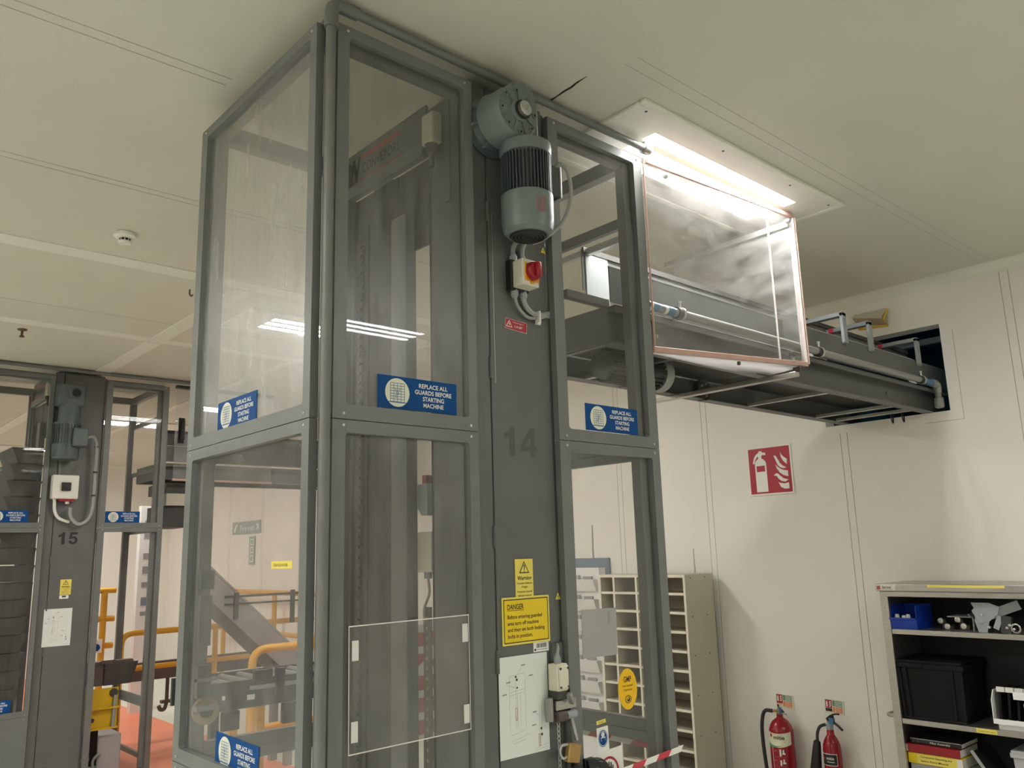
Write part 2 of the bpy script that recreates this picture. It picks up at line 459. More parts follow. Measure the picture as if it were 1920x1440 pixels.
# ------------------------------------------------------------------ ceiling lights
def ceiling_light(x, y, label, L=1.58, W=0.56):
    t = tag(empty('ceiling_light', (x, y, CE)), label, 'light', 'recessed ceiling lights')
    f = mb('trim')
    hx, hy = L / 2, W / 2
    for a in ((-hx, -hy, hx, -hy + .03), (-hx, hy - .03, hx, hy), (-hx, -hy + .03, -hx + .03, hy - .03), (hx - .03, -hy + .03, hx, hy - .03)):
        f.box(a[0], a[1], -0.016, a[2], a[3], 0)
    f.build('light_frame', t, bevel=0.004)
    p = mb('whiteb').box(-hx + .03, -hy + .03, -0.010, -0.555, hy - .03, 0).box(0.555, -hy + .03, -0.010, hx - .03, hy - .03, 0)
    e = [-hy + .03]
    for d in (-0.105, 0.0, 0.105): e += [d - 0.033, d + 0.033]
    e.append(hy - .03)
    for a, b in zip(e[0::2], e[1::2]): p.box(-0.555, a, -0.010, 0.555, b, 0)
    p.build('light_panel', t)
    for d in (-0.105, 0.0, 0.105):
        mb('tube').box(-0.555, d - 0.033, -0.005, 0.555, d + 0.033, 0).build('diffuser', t, smooth=0)
    for sx in (-hx + .07, -0.2, 0.35, hx - .07):
        mb('dark').cyl((sx, -hy + .055, -0.011), (sx, -hy + .055, -0.009), 0.006, n=10).build('screw', t)
    return t
ceiling_light(3.12, 2.05, 'lit recessed ceiling light with three bright strips above the clear plastic hood')
ceiling_light(3.12, -1.14, 'lit recessed ceiling light mirrored in the front guard of the machine', )
ceiling_light(-1.26, 5.5, 'lit recessed ceiling light mirrored in the long side guard of the machine')
ceiling_light(3.12, 5.45, 'lit recessed ceiling light behind the tall grey machine')
ceiling_light(-1.26, 9.1, 'lit recessed ceiling light by the far left end of the room')
ceiling_light(3.12, 10.6, 'lit recessed ceiling light beyond the machine marked 15')
for x_, y_ in ((3.12, 13.6), (-1.26, 12.7), (-1.26, 2.05), (-1.26, -1.14), (-5.0, 2.05), (-5.0, -1.14), (-5.0, 5.45)):  # outer ones added to brighten the ceiling and far wall, others continue the grid
    ceiling_light(x_, y_, 'unseen recessed ceiling light filling out the light grid to brighten the room')

# ------------------------------------------------------------------ signs
def sign(name, label, cat, kind, o, W, H, key, ang=0, group=None, thick=0.002, lug=None):
    """flat plate; returns (object) - lettering and pictogram are added as children"""
    m = mb(key)
    m.box(0, 0, 0, W, H, thick)
    ob = m.build(name, mx=rot_face(kind, o, ang), smooth=0)
    return tag(ob, label, cat, group)

def guard_sign(kind, o, label, ang=0, s=1.0):
    W, H = 0.29 * s, 0.098 * s
    ob = sign('guard_sign', label, 'sign', kind, o, W, H, 'blue', ang, 'blue guard signs')
    p = mb('ivory'); p.disc(0.068 * s, H / 2, 0.043 * s, 0.0024)
    p.use('label_blue')
    u0, v0, w, h = 0.043 * s, 0.021 * s, 0.05 * s, 0.056 * s
    for i in range(5):
        x = u0 + w * i / 4; p.flat([(x - .0008, v0), (x + .0008, v0), (x + .0008, v0 + h), (x - .0008, v0 + h)], 0.0028)
    for i in range(8):
        y = v0 + h * i / 7; p.flat([(u0, y - .0008), (u0 + w, y - .0008), (u0 + w, y + .0008), (u0, y + .0008)], 0.0029)
    # machine outline behind the mesh
    for (a, b, c, d) in ((.0175, .012, .026, .02), (.02, .022, .03, .03), (.017, .034, .033, .041)):
        p.rectframe(u0 + a * s, v0 + b * s, u0 + c * s, v0 + d * s, 0.0014, 0.0027)
    p.flat([(u0 - .006, v0 - .003), (u0 + w + .006, v0 - .003), (u0 + w + .006, v0), (u0 - .006, v0)], 0.0028)
    p.build('pictogram', ob, smooth=0)
    t = mb('white')
    for i, (line, wd) in enumerate((('REPLACE ALL', .108), ('GUARDS BEFORE', .138), ('STARTING', .080), ('MACHINE', .076))):
        t.text(line, 0.200 * s, H - (0.0265 + 0.0195 * i) * s, 0.0185 * s, 0.0026, wd * s, 'CENTER', 0.018)
    t.build('lettering', ob, smooth=0)
    return ob

# ------------------------------------------------------------------ guard panels and lift machine
def guard_panel(parent, kind, o, W, H, pane='pane', sl=0.042, sr=0.036, rb=0.042, rt=0.036, screws=True, solid=False, pane_on=True, th=0.026):
    """folded sheet frame (the part) carrying its pane and screws (sub-parts); local w points out of the machine"""
    f = mb('grey')
    if solid:
        f.box(0, 0, -th, W, H, 0)
    else:
        f.box(0, 0, -th, sl, H, 0).box(W - sr, 0, -th, W, H, 0).box(sl, 0, -th, W - sr, rb, 0).box(sl, H - rt, -th, W - sr, H, 0)
        r = 0.012    # small rounded gussets in the window corners
        for cu, cvv, du, dv in ((sl, rb, 1, 1), (W - sr, rb, -1, 1), (sl, H - rt, 1, -1), (W - sr, H - rt, -1, -1)):
            poly = [(cu, cvv)] + [(cu + du * r * (1 - math.sin(t)), cvv + dv * r * (1 - math.cos(t))) for t in [i * math.pi / 8 for i in range(5)]]
            f.prism(poly, -th, 0)
    fr = f.build('guard_panel', parent, bevel=0.0025)
    fr.matrix_local = face(kind, o)
    if not solid and pane_on:
        mb(pane).box(sl - .008, rb - .008, -th + 0.006, W - sr + .008, H - rt + .008, -th + 0.010).build('pane', fr, smooth=0)
    if screws:
        for u, v in ((0.035, H - 0.016), (W - 0.03, H - 0.016), (0.035, 0.016), (W - 0.03, 0.016)):
            mb('steel').lathe((u, v, 0), (0, 0, 1), [(0.0048, 0), (0.0046, 0.0015), (0.003, 0.003), (0, 0.0034)], 10).build('screw', fr)
    return fr

def lift_machine(ox, oy, label, cfg):
    """vertical conveyor: column in the middle, guarded shafts each side"""
    root = tag(empty('vertical_conveyor', (ox, oy, 0)), label, 'machine', 'vertical conveyors')
    zt, zs, zl = cfg['top'], cfg['seam'], cfg['low']
    fx0, fx1 = cfg['left']; cx0, cx1 = cfg['col']; gx0, gx1 = cfg['right']
    D = 0.90
    pl = cfg['panes']
    # --- front guards
    guard_panel(root, 'front', (fx0, 0, zs + .002), fx1 - fx0, zt - zs - .002, pl[0])
    zf = cfg['flow']
    guard_panel(root, 'front', (fx0, 0, zf + .002), fx1 - fx0, zs - zf - .002, pl[1])
    guard_panel(root, 'front', (fx0, 0, 0.08), fx1 - fx0, zf - .08, pl[1], solid=cfg['solid_low'])
    guard_panel(root, 'front', (gx0, 0, zs + .002), gx1 - gx0, zt - zs - .002, 'pane', sl=0.05, sr=0.052)
    guard_panel(root, 'front', (gx0, 0, cfg['rlow'] + .002), gx1 - gx0, zs - cfg['rlow'] - .002, 'pane', sl=0.052, sr=0.045, pane_on=cfg['right_glazed'])
    if cfg['rlow'] > 0.5:
        guard_panel(root, 'front', (gx0, 0, 0.08), gx1 - gx0, cfg['rlow'] - .08, 'pane', sl=0.052, sr=0.045)
    # --- long side guards (face -X)
    lx = fx0 - 0.057
    for z0, z1, pk in ((zs, zt - 0.012, pl[2]), (zl, zs, pl[3]), (0.08, zl, pl[3])):
        guard_panel(root, 'left', (lx, D - 0.005, z0 + .002), D - 0.03, z1 - z0 - .002, pk, sl=0.05, sr=0.04)
    # --- back guards and right side guards
    for z0, z1 in ((zs, zt), (zl, zs), (0.08, zl)):
        guard_panel(root, 'back', (fx1 + .03, D, z0 + .002), fx1 + .03 - fx0, z1 - z0 - .002, 'pane', screws=False, pane_on=False)
    for z0, z1 in ((3.06, zt), (zs, 2.62), (zl - .035, zs), (0.08, zl - .035)):
        guard_panel(root, 'right', (gx1 - .01, 0.03, z0 + .002), D - 0.03, z1 - z0 - .002, 'pane', screws=False, sl=0.035, sr=0.035, pane_on=False)
    # --- inner frame posts and rails
    for (x, y) in ((fx0 + .02, 0.055), (fx0 - .005, D - .055), (gx1 - .06, 0.055), (gx1 - .06, D - .055), (fx1 + .02, D - .055)):
        mb('grey').box(x - .022, y - .022, 0, x + .022, y + .022, zt - 0.01).build('frame_post', root, bevel=0.003)
    for (a, b) in (((fx0 - .03, .055), (fx1 + .02, .055)), ((gx0, .055), (gx1 - .04, .055)), ((fx0 - .03, D - .055), (gx1 - .04, D - .055))):
        mb('grey').box(a[0], a[1] - .02, zt - .05, b[0], b[1] + .02, zt + .015).build('top_rail', root, bevel=0.002)
    for x in (fx0 - .005, gx1 - .06):
        mb('grey').box(x - .02, .078, zt - .05, x + .02, D - .078, zt + .012).build('top_rail', root, bevel=0.002)
    # --- column: box with a hinged cover
    cd = 0.30
    c = mb('grey2')
    c.box(cx0, 0.045, 0, cx0 + .012, cd, zt + .04).box(cx1 - .012, 0.045, 0, cx1, cd, zt + .04).box(cx0, cd - .012, 0, cx1, cd, zt + .04)
    c.box(cx0 + .012, 0.045, 0, cx1 - .012, 0.055, zt + .04)
    c.use('darker').box(cx0 - 0.026, 0.06, 0, cx0, 0.09, zt).box(cx1, 0.06, 0, gx0 - .004, 0.09, zt)  # near-black strips put in for the shadow in the gaps beside the column
    c.build('column', root, smooth=0)
    d0 = cx0 + 0.048
    mb('grey2').box(cx0 - .02, 0.032, 0, d0 - .004, 0.045, zt + .03).build('column_flange', root, bevel=0.002)
    door = mb('grey2').box(d0, 0.030, 0.1, cx1 + .0, 0.044, zt + .03).build('column_door', root, bevel=0.003)
    mb('grey2').box(cx1 + .0, 0.036, 0, cx1 + .016, 0.05, zt + .02).build('column_flange', root)
    for z in (0.5, 1.06, 1.42, 1.80, 2.35, 2.90):
        mb('grey2').cyl((d0 - .003, 0.030, z - .035), (d0 - .003, 0.030, z + .035), 0.0065, n=10).build('hinge', root)
    mb('steel').box(d0 + .016, 0.0292, 2.3, d0 + .018, 0.03, 2.9).build('door_seam', root)
    # painted number
    s, u, v, h, w, kk = cfg['number']
    nm = mb(kk)
    dg = {'1': [[(.22, 0), (.40, 0), (.40, .72), (.26, .72), (.22, .62), (.06, .54), (.06, .41), (.22, .46)]],
          '4': [[(.33, 0), (.49, 0), (.49, .145), (.57, .145), (.57, .27), (.49, .27), (.49, .72), (.34, .72), (.02, .28), (.02, .145), (.33, .145)]],
          '5': [[(.03, .20), (.18, .215), (.215, .145), (.275, .115), (.345, .145), (.385, .235), (.345, .325), (.27, .355), (.165, .305), (.05, .325), (.12, .71), (.51, .71), (.51, .575), (.225, .575), (.205, .455),
                 (.30, .48), (.44, .425), (.535, .25), (.47, .07), (.285, -.012), (.10, .045)]]}
    for i_, c_ in enumerate(s):
        for pg in dg[c_]: nm.flat([(u_ * w / 1.14 + i_ * .57 * w / 1.14, v_ * h) for u_, v_ in pg], 0.0)
    if '4' in s: nm.use('grey2').flat([((.57 + u_) * w / 1.14, v_ * h) for u_, v_ in ((.165, .27), (.345, .27), (.345, .51))], 0.0003)
    nm = nm.build('painted_number', root, smooth=0)
    nm.matrix_local = face('front', (u, 0.0292, v))
    # --- header plate with the maker's lettering, seen through the front guard
    px = cx0 + 0.0
    hp = mb('grey').box(px - .01, cd + .003, 3.25, px + .002, D - .03, zt + .06).box(px - .03, cd + .003, 3.196, px + .002, D - .03, 3.25).build('header_plate', root, bevel=0.002)
    lt = mb('ink').text('W', 0.025, 0.004, 0.14, 0.0006, 0.11, 'LEFT', 0.04)
    lt.use('print_red')
    lt.flat([(-.06, -0.018), (.42, -0.018), (.42, 0.002), (-.06, 0.002)], 0.0005)
    lt.flat([(.145, 0.083), (.42, 0.083), (.42, 0.103), (.145, 0.103)], 0.0005)
    lt.use('ink').text('CONVEYORS', .145, 0.022, 0.062, 0.0005, 0.27, 'LEFT', 0.0)
    lo = lt.build('lettering', hp, smooth=0)
    lo.matrix_local = face('left', (px - .0105, 0.89, 3.272))
    # --- rear wall of the shaft: dark plates, chain guide, light channel
    mb('dark').box(px, 0.50, 0.05, px + .012, D - .08, 3.19).build('shaft_plate', root)
    mb('dark').box(px + .003, cd + .003, 2.86, px + .012, 0.50, 3.19).build('shaft_plate', root)
    mb('grey').box(px - .035, 0.40, 0.05, px + .012, 0.497, 3.0).build('guide_channel', root, bevel=0.003)
    mb('grey2').box(px - .012, 0.80, 0.05, px, D - .082, 3.19).build('guide_channel', root)
    ch = mb('dark')
    z = 0.2
    while z < 3.0:
        ch.box(px - .018, 0.727, z, px - .002, 0.752, z + .026)
        ch.use('fin').cyl((px - .024, 0.739, z + .031), (px - .002, 0.739, z + .031), 0.008, n=6).use('dark')
        z += 0.037
    ch.build('chain', root, smooth=0)
    mb('dark').box(px - .006, 0.70, 0.1, px - .001, 0.785, 3.05).build('chain_guide', root)
    # --- limit switch near the top of the column side
    ls = mb('cream').box(px - .045, 0.215, 3.215, px - .001, 0.285, 3.335).build('limit_switch', root, bevel=0.006)
    mb('dark').cyl((px - .024, 0.25, 3.215), (px - .024, 0.25, 3.185), 0.024, 0.02, 14).cyl((px - .024, 0.25, 3.185), (px - .024, 0.25, 3.13), 0.009, n=10).build('switch_plunger', ls)
    mb('grey2').box(px - .006, 0.17, 2.98, px, 0.20, 3.38).build('cover_strip', root)
    return root

E14 = dict(top=3.345, seam=2.125, low=1.12, flow=0.90, rlow=0.85, left=(1.142, 1.662), col=(1.70, 2.022), right=(2.026, 2.572),
           panes=('pane_front', 'pane_front', 'pane_left', 'pane_low'), solid_low=False, right_glazed=True,
           number=('14', 1.787, 2.062, 0.136, 0.158, 'num_dark'))
m14 = lift_machine(0, 2.0, 'tall grey glazed lift machine with teal gear motor and faded number 14', E14)
E15 = dict(top=3.36, seam=2.06, low=0.58, flow=0.58, rlow=0.0, left=(1.222, 1.772), col=(1.80, 2.175), right=(2.19, 2.735),
           panes=('pane', 'pane', 'pane', 'pane'), solid_low=True, right_glazed=False,
           number=('15', 1.885, 1.925, 0.140, 0.165, 'ink'))
m15 = lift_machine(0, 7.8, 'grey glazed lift machine with black number 15 in the distance', E15)

# extra fittings that only the distant machine shows
def slat_stack(root):
    for i in range(15):
        z = 2.74 - i * 0.14
        xa = 1.52 - .01 * i if i < 8 else 1.22
        xb = 1.77 if i < 8 else 1.77 - .006 * (i - 7)
        mb('dark').hexa([(xa + .05, .16, z - .13), (xb - .05, .16, z - .13), (xb - .05, .72, z - .13), (xa + .05, .72, z - .13),
                         (xa, .16, z), (xb, .16, z), (xb, .72, z), (xa, .72, z)]).build('carrier_slat', root)
slat_stack(m15)
b = mb('knob_red').lathe((2.185, 0.12, 1.98), (0.6, -1, 0), [(0.0, 0), (.028, 0), (.04, .02), (.042, .04), (.03, .055), (0, .06)], 18).build('stop_button', m15)

# ------------------------------------------------------------------ gear motor on the near machine
t = tag(empty('gear_motor', (1.79, 1.95, 2.79)), 'teal gear motor bolted high on the column above the red switch', 'motor', 'lift drive motors')
def L(x, y, z): return (x - 1.79, y - 1.95, z - 2.79)
gx, gz = 1.762, 3.214
g = mb('teal').lathe(L(gx, 1.978, gz), (0, -1, 0), [(.098, 0), (.102, .006), (.097, .02), (.094, .085), (.090, .098), (.086, .104), (.040, .106), (.038, .112), (.030, .112)], 40)
gb = g.build('gearbox', t)
mb('teal').box(*L(1.75, 1.90, 3.118), *L(1.885, 1.985, 3.30)).build('gear_case', t, bevel=0.012)
mb('teal').lathe(L(1.818, 1.985, 3.297), (0, -1, 0), [(.066, 0), (.067, .07), (.06, .078), (0, .079)], 32).build('gear_case', t)
rb = mb('teal')
for i in range(9):
    a = i * 2 * math.pi / 9 + 0.2
    c, s = math.cos(a), math.sin(a)
    rb.bar(L(gx + .038 * c, 1.870, gz + .038 * s), L(gx + .082 * c, 1.872, gz + .082 * s), .006, .008, (0, 1, 0))
rb.build('gearbox_rib', gb)
for i in range(8):
    a = i * 2 * math.pi / 8 + 0.1
    c, s = math.cos(a), math.sin(a)
    mb('teal').lathe(L(gx + .074 * c, 1.876, gz + .074 * s), (0, -1, 0), [(.011, 0), (.011, .006), (.006, .006)], 12).use('darker').lathe(L(gx + .074 * c, 1.870, gz + .074 * s), (0, -1, 0), [(.0045, 0), (.0045, .0008)], 10).build('bolt', gb)
mb('darker').lathe(L(gx + .012, 1.872, gz + .006), (0, -1, 0), [(.033, 0), (.034, .01), (.026, .011)], 24).use('steel').lathe(L(gx + .012, 1.862, gz + .006), (0, -1, 0), [(.025, 0), (.026, .014), (.018, .018), (.012, .018)], 24).use('cable').lathe(L(gx + .012, 1.846, gz + .006), (0, -1, 0), [(.009, 0), (.008, .008), (0, .008)], 6).build('hollow_shaft', t)
fl = mb('teal_dark').lathe(L(gx, 2.026, gz), (0, -1, 0), [(.112, 0), (.112, .016), (.098, .018), (.08, .05)], 32)
for i in range(8):
    a = i * math.pi / 4 + .3
    fl.use('teal').bar(L(gx + .075 * math.cos(a), 1.995, gz + .075 * math.sin(a)), L(gx + .11 * math.cos(a), 2.0, gz + .11 * math.sin(a)), .008, .03, (0, 1, 0))
fl.build('mounting_flange', t)
mx_, my_ = 1.828, 1.915
mo = mb('teal').lathe(L(mx_, my_, 3.075), (0, 0, 1), [(.078, 0), (.088, .004), (.09, .03), (.088, .045), (.06, .05)], 36)
mo.use('fin').cyl(L(mx_, my_, 2.925), L(mx_, my_, 3.08), .074, n=32)
mb_ = mo.build('motor_housing', t)
fn = mb('fin')
for i in range(44):
    a = 2 * math.pi * i / 44
    c, s = math.cos(a), math.sin(a)
    fn.bar(L(mx_ + .078 * c, my_ + .078 * s, 2.927), L(mx_ + .078 * c, my_ + .078 * s, 3.076), .0035, .018, (c, s, 0))
fn.build('cooling_fin', mb_)
mb('teal').lathe(L(mx_, my_, 2.935), (0, 0, -1), [(.086, 0), (.090, .003), (.089, .10), (.083, .128), (.070, .140), (.062, .141)], 40).build('fan_cover', t)
gr = mb('darker').lathe(L(mx_, my_, 2.7945), (0, 0, -1), [(.064, 0), (.060, .004), (0.0, .005)], 32)
for r in (.02, .032, .044, .056):
    gr.use('dark').tube([L(mx_ + r * math.cos(a), my_ + r * math.sin(a), 2.789) for a in [i * 2 * math.pi / 28 for i in range(28)]], .002, 5, True)
gr.build('fan_grille', t)
tb = mb('fin').box(*L(1.905, 1.875, 2.955), *L(1.95, 1.955, 3.065)).use('steel').box(*L(1.948, 1.87, 2.95), *L(1.956, 1.96, 3.07)).build('terminal_box', t, bevel=0.003)
mb('cable').tube(smooth_path([L(1.955, 1.90, 3.07), L(1.975, 1.895, 3.095), L(2.01, 1.89, 3.07), L(2.03, 1.90, 2.99), L(2.01, 1.92, 2.90), L(1.965, 1.97, 2.84), L(1.95, 2.02, 2.83)]), .0075, 10).use('gland').cyl(L(1.95, 1.90, 3.05), L(1.956, 1.90, 3.075), .012).build('motor_cable', t)
pr = mb('print_red')
for i in range(6):
    a = -1.95 + i * 0.07
    pr.bar(L(mx_ + .0898 * math.cos(a), my_ + .0898 * math.sin(a), 2.85), L(mx_ + .0898 * math.cos(a), my_ + .0898 * math.sin(a), 2.905), .0012, .001, (math.cos(a), math.sin(a), 0))
pr.build('faded_print', t)

# ------------------------------------------------------------------ isolator switch under the motor
t = tag(empty('isolator_switch', (1.87, 2.03, 2.68)), 'cream isolator box with red rotary knob on a yellow plate, number 14 column', 'switch', 'isolator switches')
def L(x, y, z): return (x - 1.87, y - 2.03, z - 2.68)
mb('black').box(*L(1.822, 2.0, 2.628), *L(1.905, 2.0295, 2.738)).build('mounting_base', t, bevel=0.003)
mb('cream').box(*L(1.830, 1.950, 2.636), *L(1.906, 2.002, 2.730)).build('enclosure', t, bevel=0.004)
mb('orange').box(*L(1.840, 1.946, 2.652), *L(1.903, 1.951, 2.716)).cyl(L(1.870, 1.946, 2.65), L(1.870, 1.951, 2.65), .008).use('ink').cyl(L(1.846, 1.9455, 2.708), L(1.846, 1.9465, 2.708), .0035).build('switch_plate', t, bevel=0.001)
kn = mb('knob_red').lathe(L(1.872, 1.946, 2.687), (0, -1, 0), [(.032, 0), (.033, .004), (.030, .018), (.027, .022), (.0, .022)], 36).build('rotary_knob', t)
mb('knob_red').box(*L(1.863, 1.908, 2.660), *L(1.881, 1.926, 2.714)).build('knob_grip', kn, bevel=0.005)
for x, y, z, s in ((1.845, 2.012, 2.742, 1), (1.888, 2.012, 2.742, 1), (1.846, 2.012, 2.624, -1), (1.886, 2.012, 2.624, -1)):
    mb('gland').lathe(L(x, y, z), (0, 0, s), [(.013, -.01), (.014, 0), (.014, .012), (.010, .014), (.010, .02)], 8).build('cable_gland', t)
for pts, r in (([(1.845, 2.012, 2.755), (1.848, 2.012, 2.79), (1.865, 1.99, 2.83), (1.88, 1.97, 2.86)], .0085), ([(1.888, 2.012, 2.755), (1.889, 2.012, 2.79), (1.895, 1.99, 2.83), (1.89, 1.97, 2.86)], .0085),
               ([(1.846, 2.012, 2.61), (1.862, 2.012, 2.575), (1.905, 2.015, 2.548), (1.955, 2.018, 2.552), (2.0, 2.02, 2.566), (2.03, 2.035, 2.572)], .0055),
               ([(1.886, 2.012, 2.61), (1.897, 2.012, 2.585), (1.93, 2.015, 2.565), (1.97, 2.016, 2.566), (2.03, 2.032, 2.585)], .009)):
    mb('cable').tube(smooth_path([L(*p) for p in pts], 6), r, 10).build('cable', t)
mb('padw').box(*L(1.951, 2.0, 2.530), *L(1.957, 2.024, 2.575)).box(*L(1.944, 2.003, 2.526), *L(1.958, 2.012, 2.534)).build('cable_tie', t)

# ------------------------------------------------------------------ conduit along the ceiling and down the corner
c = mb('conduit')
c.tube(fillet([(1.116, 1.995, 0.05), (1.116, 1.995, 3.395), (2.60, 1.995, 3.395)], 0.055, 8), .0155, 14)
cc = c.build('conduit')
tag(cc, 'grey conduit pipe running along the ceiling and down the near corner of the machine', 'pipe')
mb('conduit').tube(fillet([(1.116, 1.995, 3.31), (1.116, 1.995, 3.395), (1.205, 1.995, 3.395)], 0.06, 8), .021, 16).build('elbow_fitting', cc)
mb('conduit').cyl((2.585, 1.995, 3.395), (2.615, 1.995, 3.395), .024, n=16).build('end_fitting', cc)
mb('cable').cyl((2.615, 1.995, 3.395), (2.63, 1.995, 3.395), .02, n=16).build('end_plug', cc)
c = mb('conduit').tube([(1.15, 7.76, 3.41), (2.98, 7.76, 3.41)], .018, 10).build('conduit')
tag(c, 'thin dark conduit pipe under the ceiling above the machine marked 15', 'pipe')

# ------------------------------------------------------------------ conveyors to the wall
def conveyor(dx, dy, dz, label, full=True):
    root = tag(empty('belt_conveyor', (2.4 + dx, 2.4 + dy, 2.56 + dz)), label, 'conveyor', 'overhead belt conveyors')
    def q(x, y, z): return (x - 2.4, y - 2.4, z - 2.56)
    xe = 5.86 - dx
    def bx(k, a, b, nm, **kw): return mb(k).box(*q(*a), *q(*b)).build(nm, root, **kw)
    bx('grey2', (2.45, 2.100, 2.725), (xe, 2.106, 2.872), 'guide_rail')
    bx('steel', (2.45, 2.099, 2.872), (xe - .5, 2.109, 2.876), 'guide_lip')
    bx('grey', (2.56, 2.345, 2.86), (xe, 2.351, 3.05), 'guide_rail')
    bx('dark', (2.56, 2.335, 3.03), (xe, 2.345, 3.055), 'guide_lip')
    m = mb('grey2').box(*q(2.44, 2.140, 2.562), *q(xe, 2.146, 2.70)).box(*q(2.44, 2.10, 2.556), *q(xe, 2.165, 2.563)).box(*q(2.44, 2.07, 2.697), *q(xe, 2.16, 2.704)).box(*q(2.44, 2.07, 2.675), *q(xe, 2.076, 2.704))
    m.build('side_channel', root, bevel=0.0015)
    m = mb('grey2').box(*q(2.44, 2.700, 2.562), *q(xe, 2.706, 2.70)).box(*q(2.44, 2.66, 2.556), *q(xe, 2.725, 2.563)).box(*q(2.44, 2.68, 2.697), *q(xe, 2.74, 2.704))
    m.build('side_channel', root, bevel=0.0015)
    bx('dark', (2.46, 2.16, 2.672), (xe, 2.69, 2.680), 'belt')
    bx('grey2', (2.432, 2.11, 2.56), (2.44, 2.72, 2.705), 'end_plate')
    for x in (2.9, 4.30, 5.10, 5.37):
        if x + dx < 5.5: bx('steel', (x - .016, 2.165, 2.557), (x + .016, 2.66, 2.575), 'cross_member')
    # inverted-U brackets with bolts
    for x in (4.42, 4.74, 5.40):
        if x + dx > 5.7: continue
        b = mb('gland').box(*q(x - .022, 2.082, 2.845), *q(x + .022, 2.10, 3.02)).box(*q(x - .022, 2.082, 3.0), *q(x + .022, 2.44, 3.024)).build('guide_bracket', root, bevel=0.002)
        mb('tape_red').box(*q(x - .0225, 2.30, 2.999), *q(x + .0225, 2.33, 3.025)).build('red_mark', b, smooth=0)
        for s in (-.014, .014):
            mb('steel').lathe(q(x + s, 2.099, 2.845), (0, -1, 0), [(.007, 0), (.007, .008), (.003, .009), (.003, .016)], 8).build('bolt', b)
    for x in (3.98, 4.16, 4.33):
        mb('steel').lathe(q(x, 2.344, 3.0), (0, -1, 0), [(.009, 0), (.009, .006), (.004, .007), (.004, .016)], 8).build('bolt', root)
    # underside: drive motor, pulleys
    if full:
        d = mb('fin').cyl(q(2.62, 2.32, 2.53), q(3.0, 2.32, 2.53), .062, n=28)
        dm = d.build('drive_motor', root)
        f = mb('dark')
        for i in range(22):
            a = 2 * math.pi * i / 22
            f.bar(q(2.64, 2.32 + .068 * math.cos(a), 2.53 + .068 * math.sin(a)), q(2.98, 2.32 + .068 * math.cos(a), 2.53 + .068 * math.sin(a)), .004, .016, (0, math.cos(a), math.sin(a)))
        f.build('cooling_fin', dm)
        mb('cable').lathe(q(2.98, 2.32, 2.53), (1, 0, 0), [(.078, 0), (.08, .01), (.08, .05), (.07, .062), (.0, .064)], 28).build('fan_cover', dm)
        for x in (3.18, 3.86):
            p = mb('dark').cyl(q(x, 2.695, 2.61), q(x, 2.66, 2.61), .06, n=24).use('steel')
            for k_ in range(5):
                a = k_ * 2 * math.pi / 5
                p.cyl(q(x + .035 * math.cos(a), 2.661, 2.61 + .035 * math.sin(a)), q(x + .035 * math.cos(a), 2.652, 2.61 + .035 * math.sin(a)), .007, n=8)
            p.build('bearing', root)
        for y in (2.24, 2.31):
            mb('rubber').tube(smooth_path([q(5.40, y, 2.575), q(5.41, y, 2.52), q(5.45, y + .01, 2.505), q(5.48, y + .02, 2.53), q(5.49, y + .02, 2.575)], 6), .004, 6).build('loose_cable', root)
        mb('rubber').tube(smooth_path([q(4.66, 2.2, 2.67), q(4.66, 2.2, 2.58), q(4.70, 2.21, 2.565), q(4.74, 2.22, 2.60), q(4.75, 2.22, 2.67)], 6), .008, 6).build('loose_cable', root)
        for x in (2.62, 2.78):
            mb('steel').lathe(q(x, 2.138, 2.64), (0, -1, 0), [(.008, 0), (.008, .006), (0, .008)], 8).build('bolt', root)
        mb('darker').cyl(q(4.98, 2.139, 2.63), q(4.98, 2.1395, 2.63), .008, n=10).build('hole', root)
        # pale plate paints in the lamplight on the far guide, then bed extension
        bx('gland', (2.575, 2.338, 2.80), (2.72, 2.345, 3.03), 'lit_guide_end')
        bx('grey2', (2.20, 2.10, 2.70), (2.44, 2.13, 2.73), 'bed_extension')
    return root
conveyor(0, 0, 0, 'grey overhead belt conveyor running from the number 14 machine into the wall opening')
conveyor(0.28, 5.8, -0.05, 'grey overhead belt conveyor leaving the distant machine marked 15', False)

# ------------------------------------------------------------------ clear hood round the near conveyor
t = tag(empty('conveyor_hood', (3.17, 2.0, 2.57)), 'clear acrylic hood with brown edges over the conveyor by the ceiling light', 'hood')
def L(x, y, z): return (x - 3.17, y - 2.0, z - 2.57)
bz = lambda x: 2.524 + (x - 2.565) / (3.774 - 2.565) * 0.097
tz = lambda x: 3.33 + (x - 2.584) / (3.783 - 2.584) * 0.061
def sheet(x0, x1, key='acrylic'):
    return mb(key).hexa([L(x0, 1.997, bz(x0)), L(x1, 1.997, bz(x1)), L(x1, 2.003, bz(x1)), L(x0, 2.003, bz(x0)),
                         L(x0, 1.997, tz(x0)), L(x1, 1.997, tz(x1)), L(x1, 2.003, tz(x1)), L(x0, 2.003, tz(x0))]).build('clear_sheet', t, smooth=0)
sheet(2.588, 3.536); sheet(3.542, 3.776)
mb('post_edge').hexa([L(3.5385, 1.995, bz(3.54)), L(3.5415, 1.995, bz(3.54)), L(3.5415, 2.004, bz(3.54)), L(3.5385, 2.004, bz(3.54)),
                   L(3.5385, 1.995, tz(3.54)), L(3.5415, 1.995, tz(3.54)), L(3.5415, 2.004, tz(3.54)), L(3.5385, 2.004, tz(3.54))]).build('joint_strip', t, smooth=0)
mb('acrylic').box(*L(3.772, 2.004, 2.63), *L(3.778, 2.75, 3.385)).build('clear_sheet', t, smooth=0)
mb('edge').bar(L(2.575, 1.999, bz(2.575)), L(3.79, 1.999, bz(3.79)), .016, .024).build('edge_strip', t, bevel=0.003)
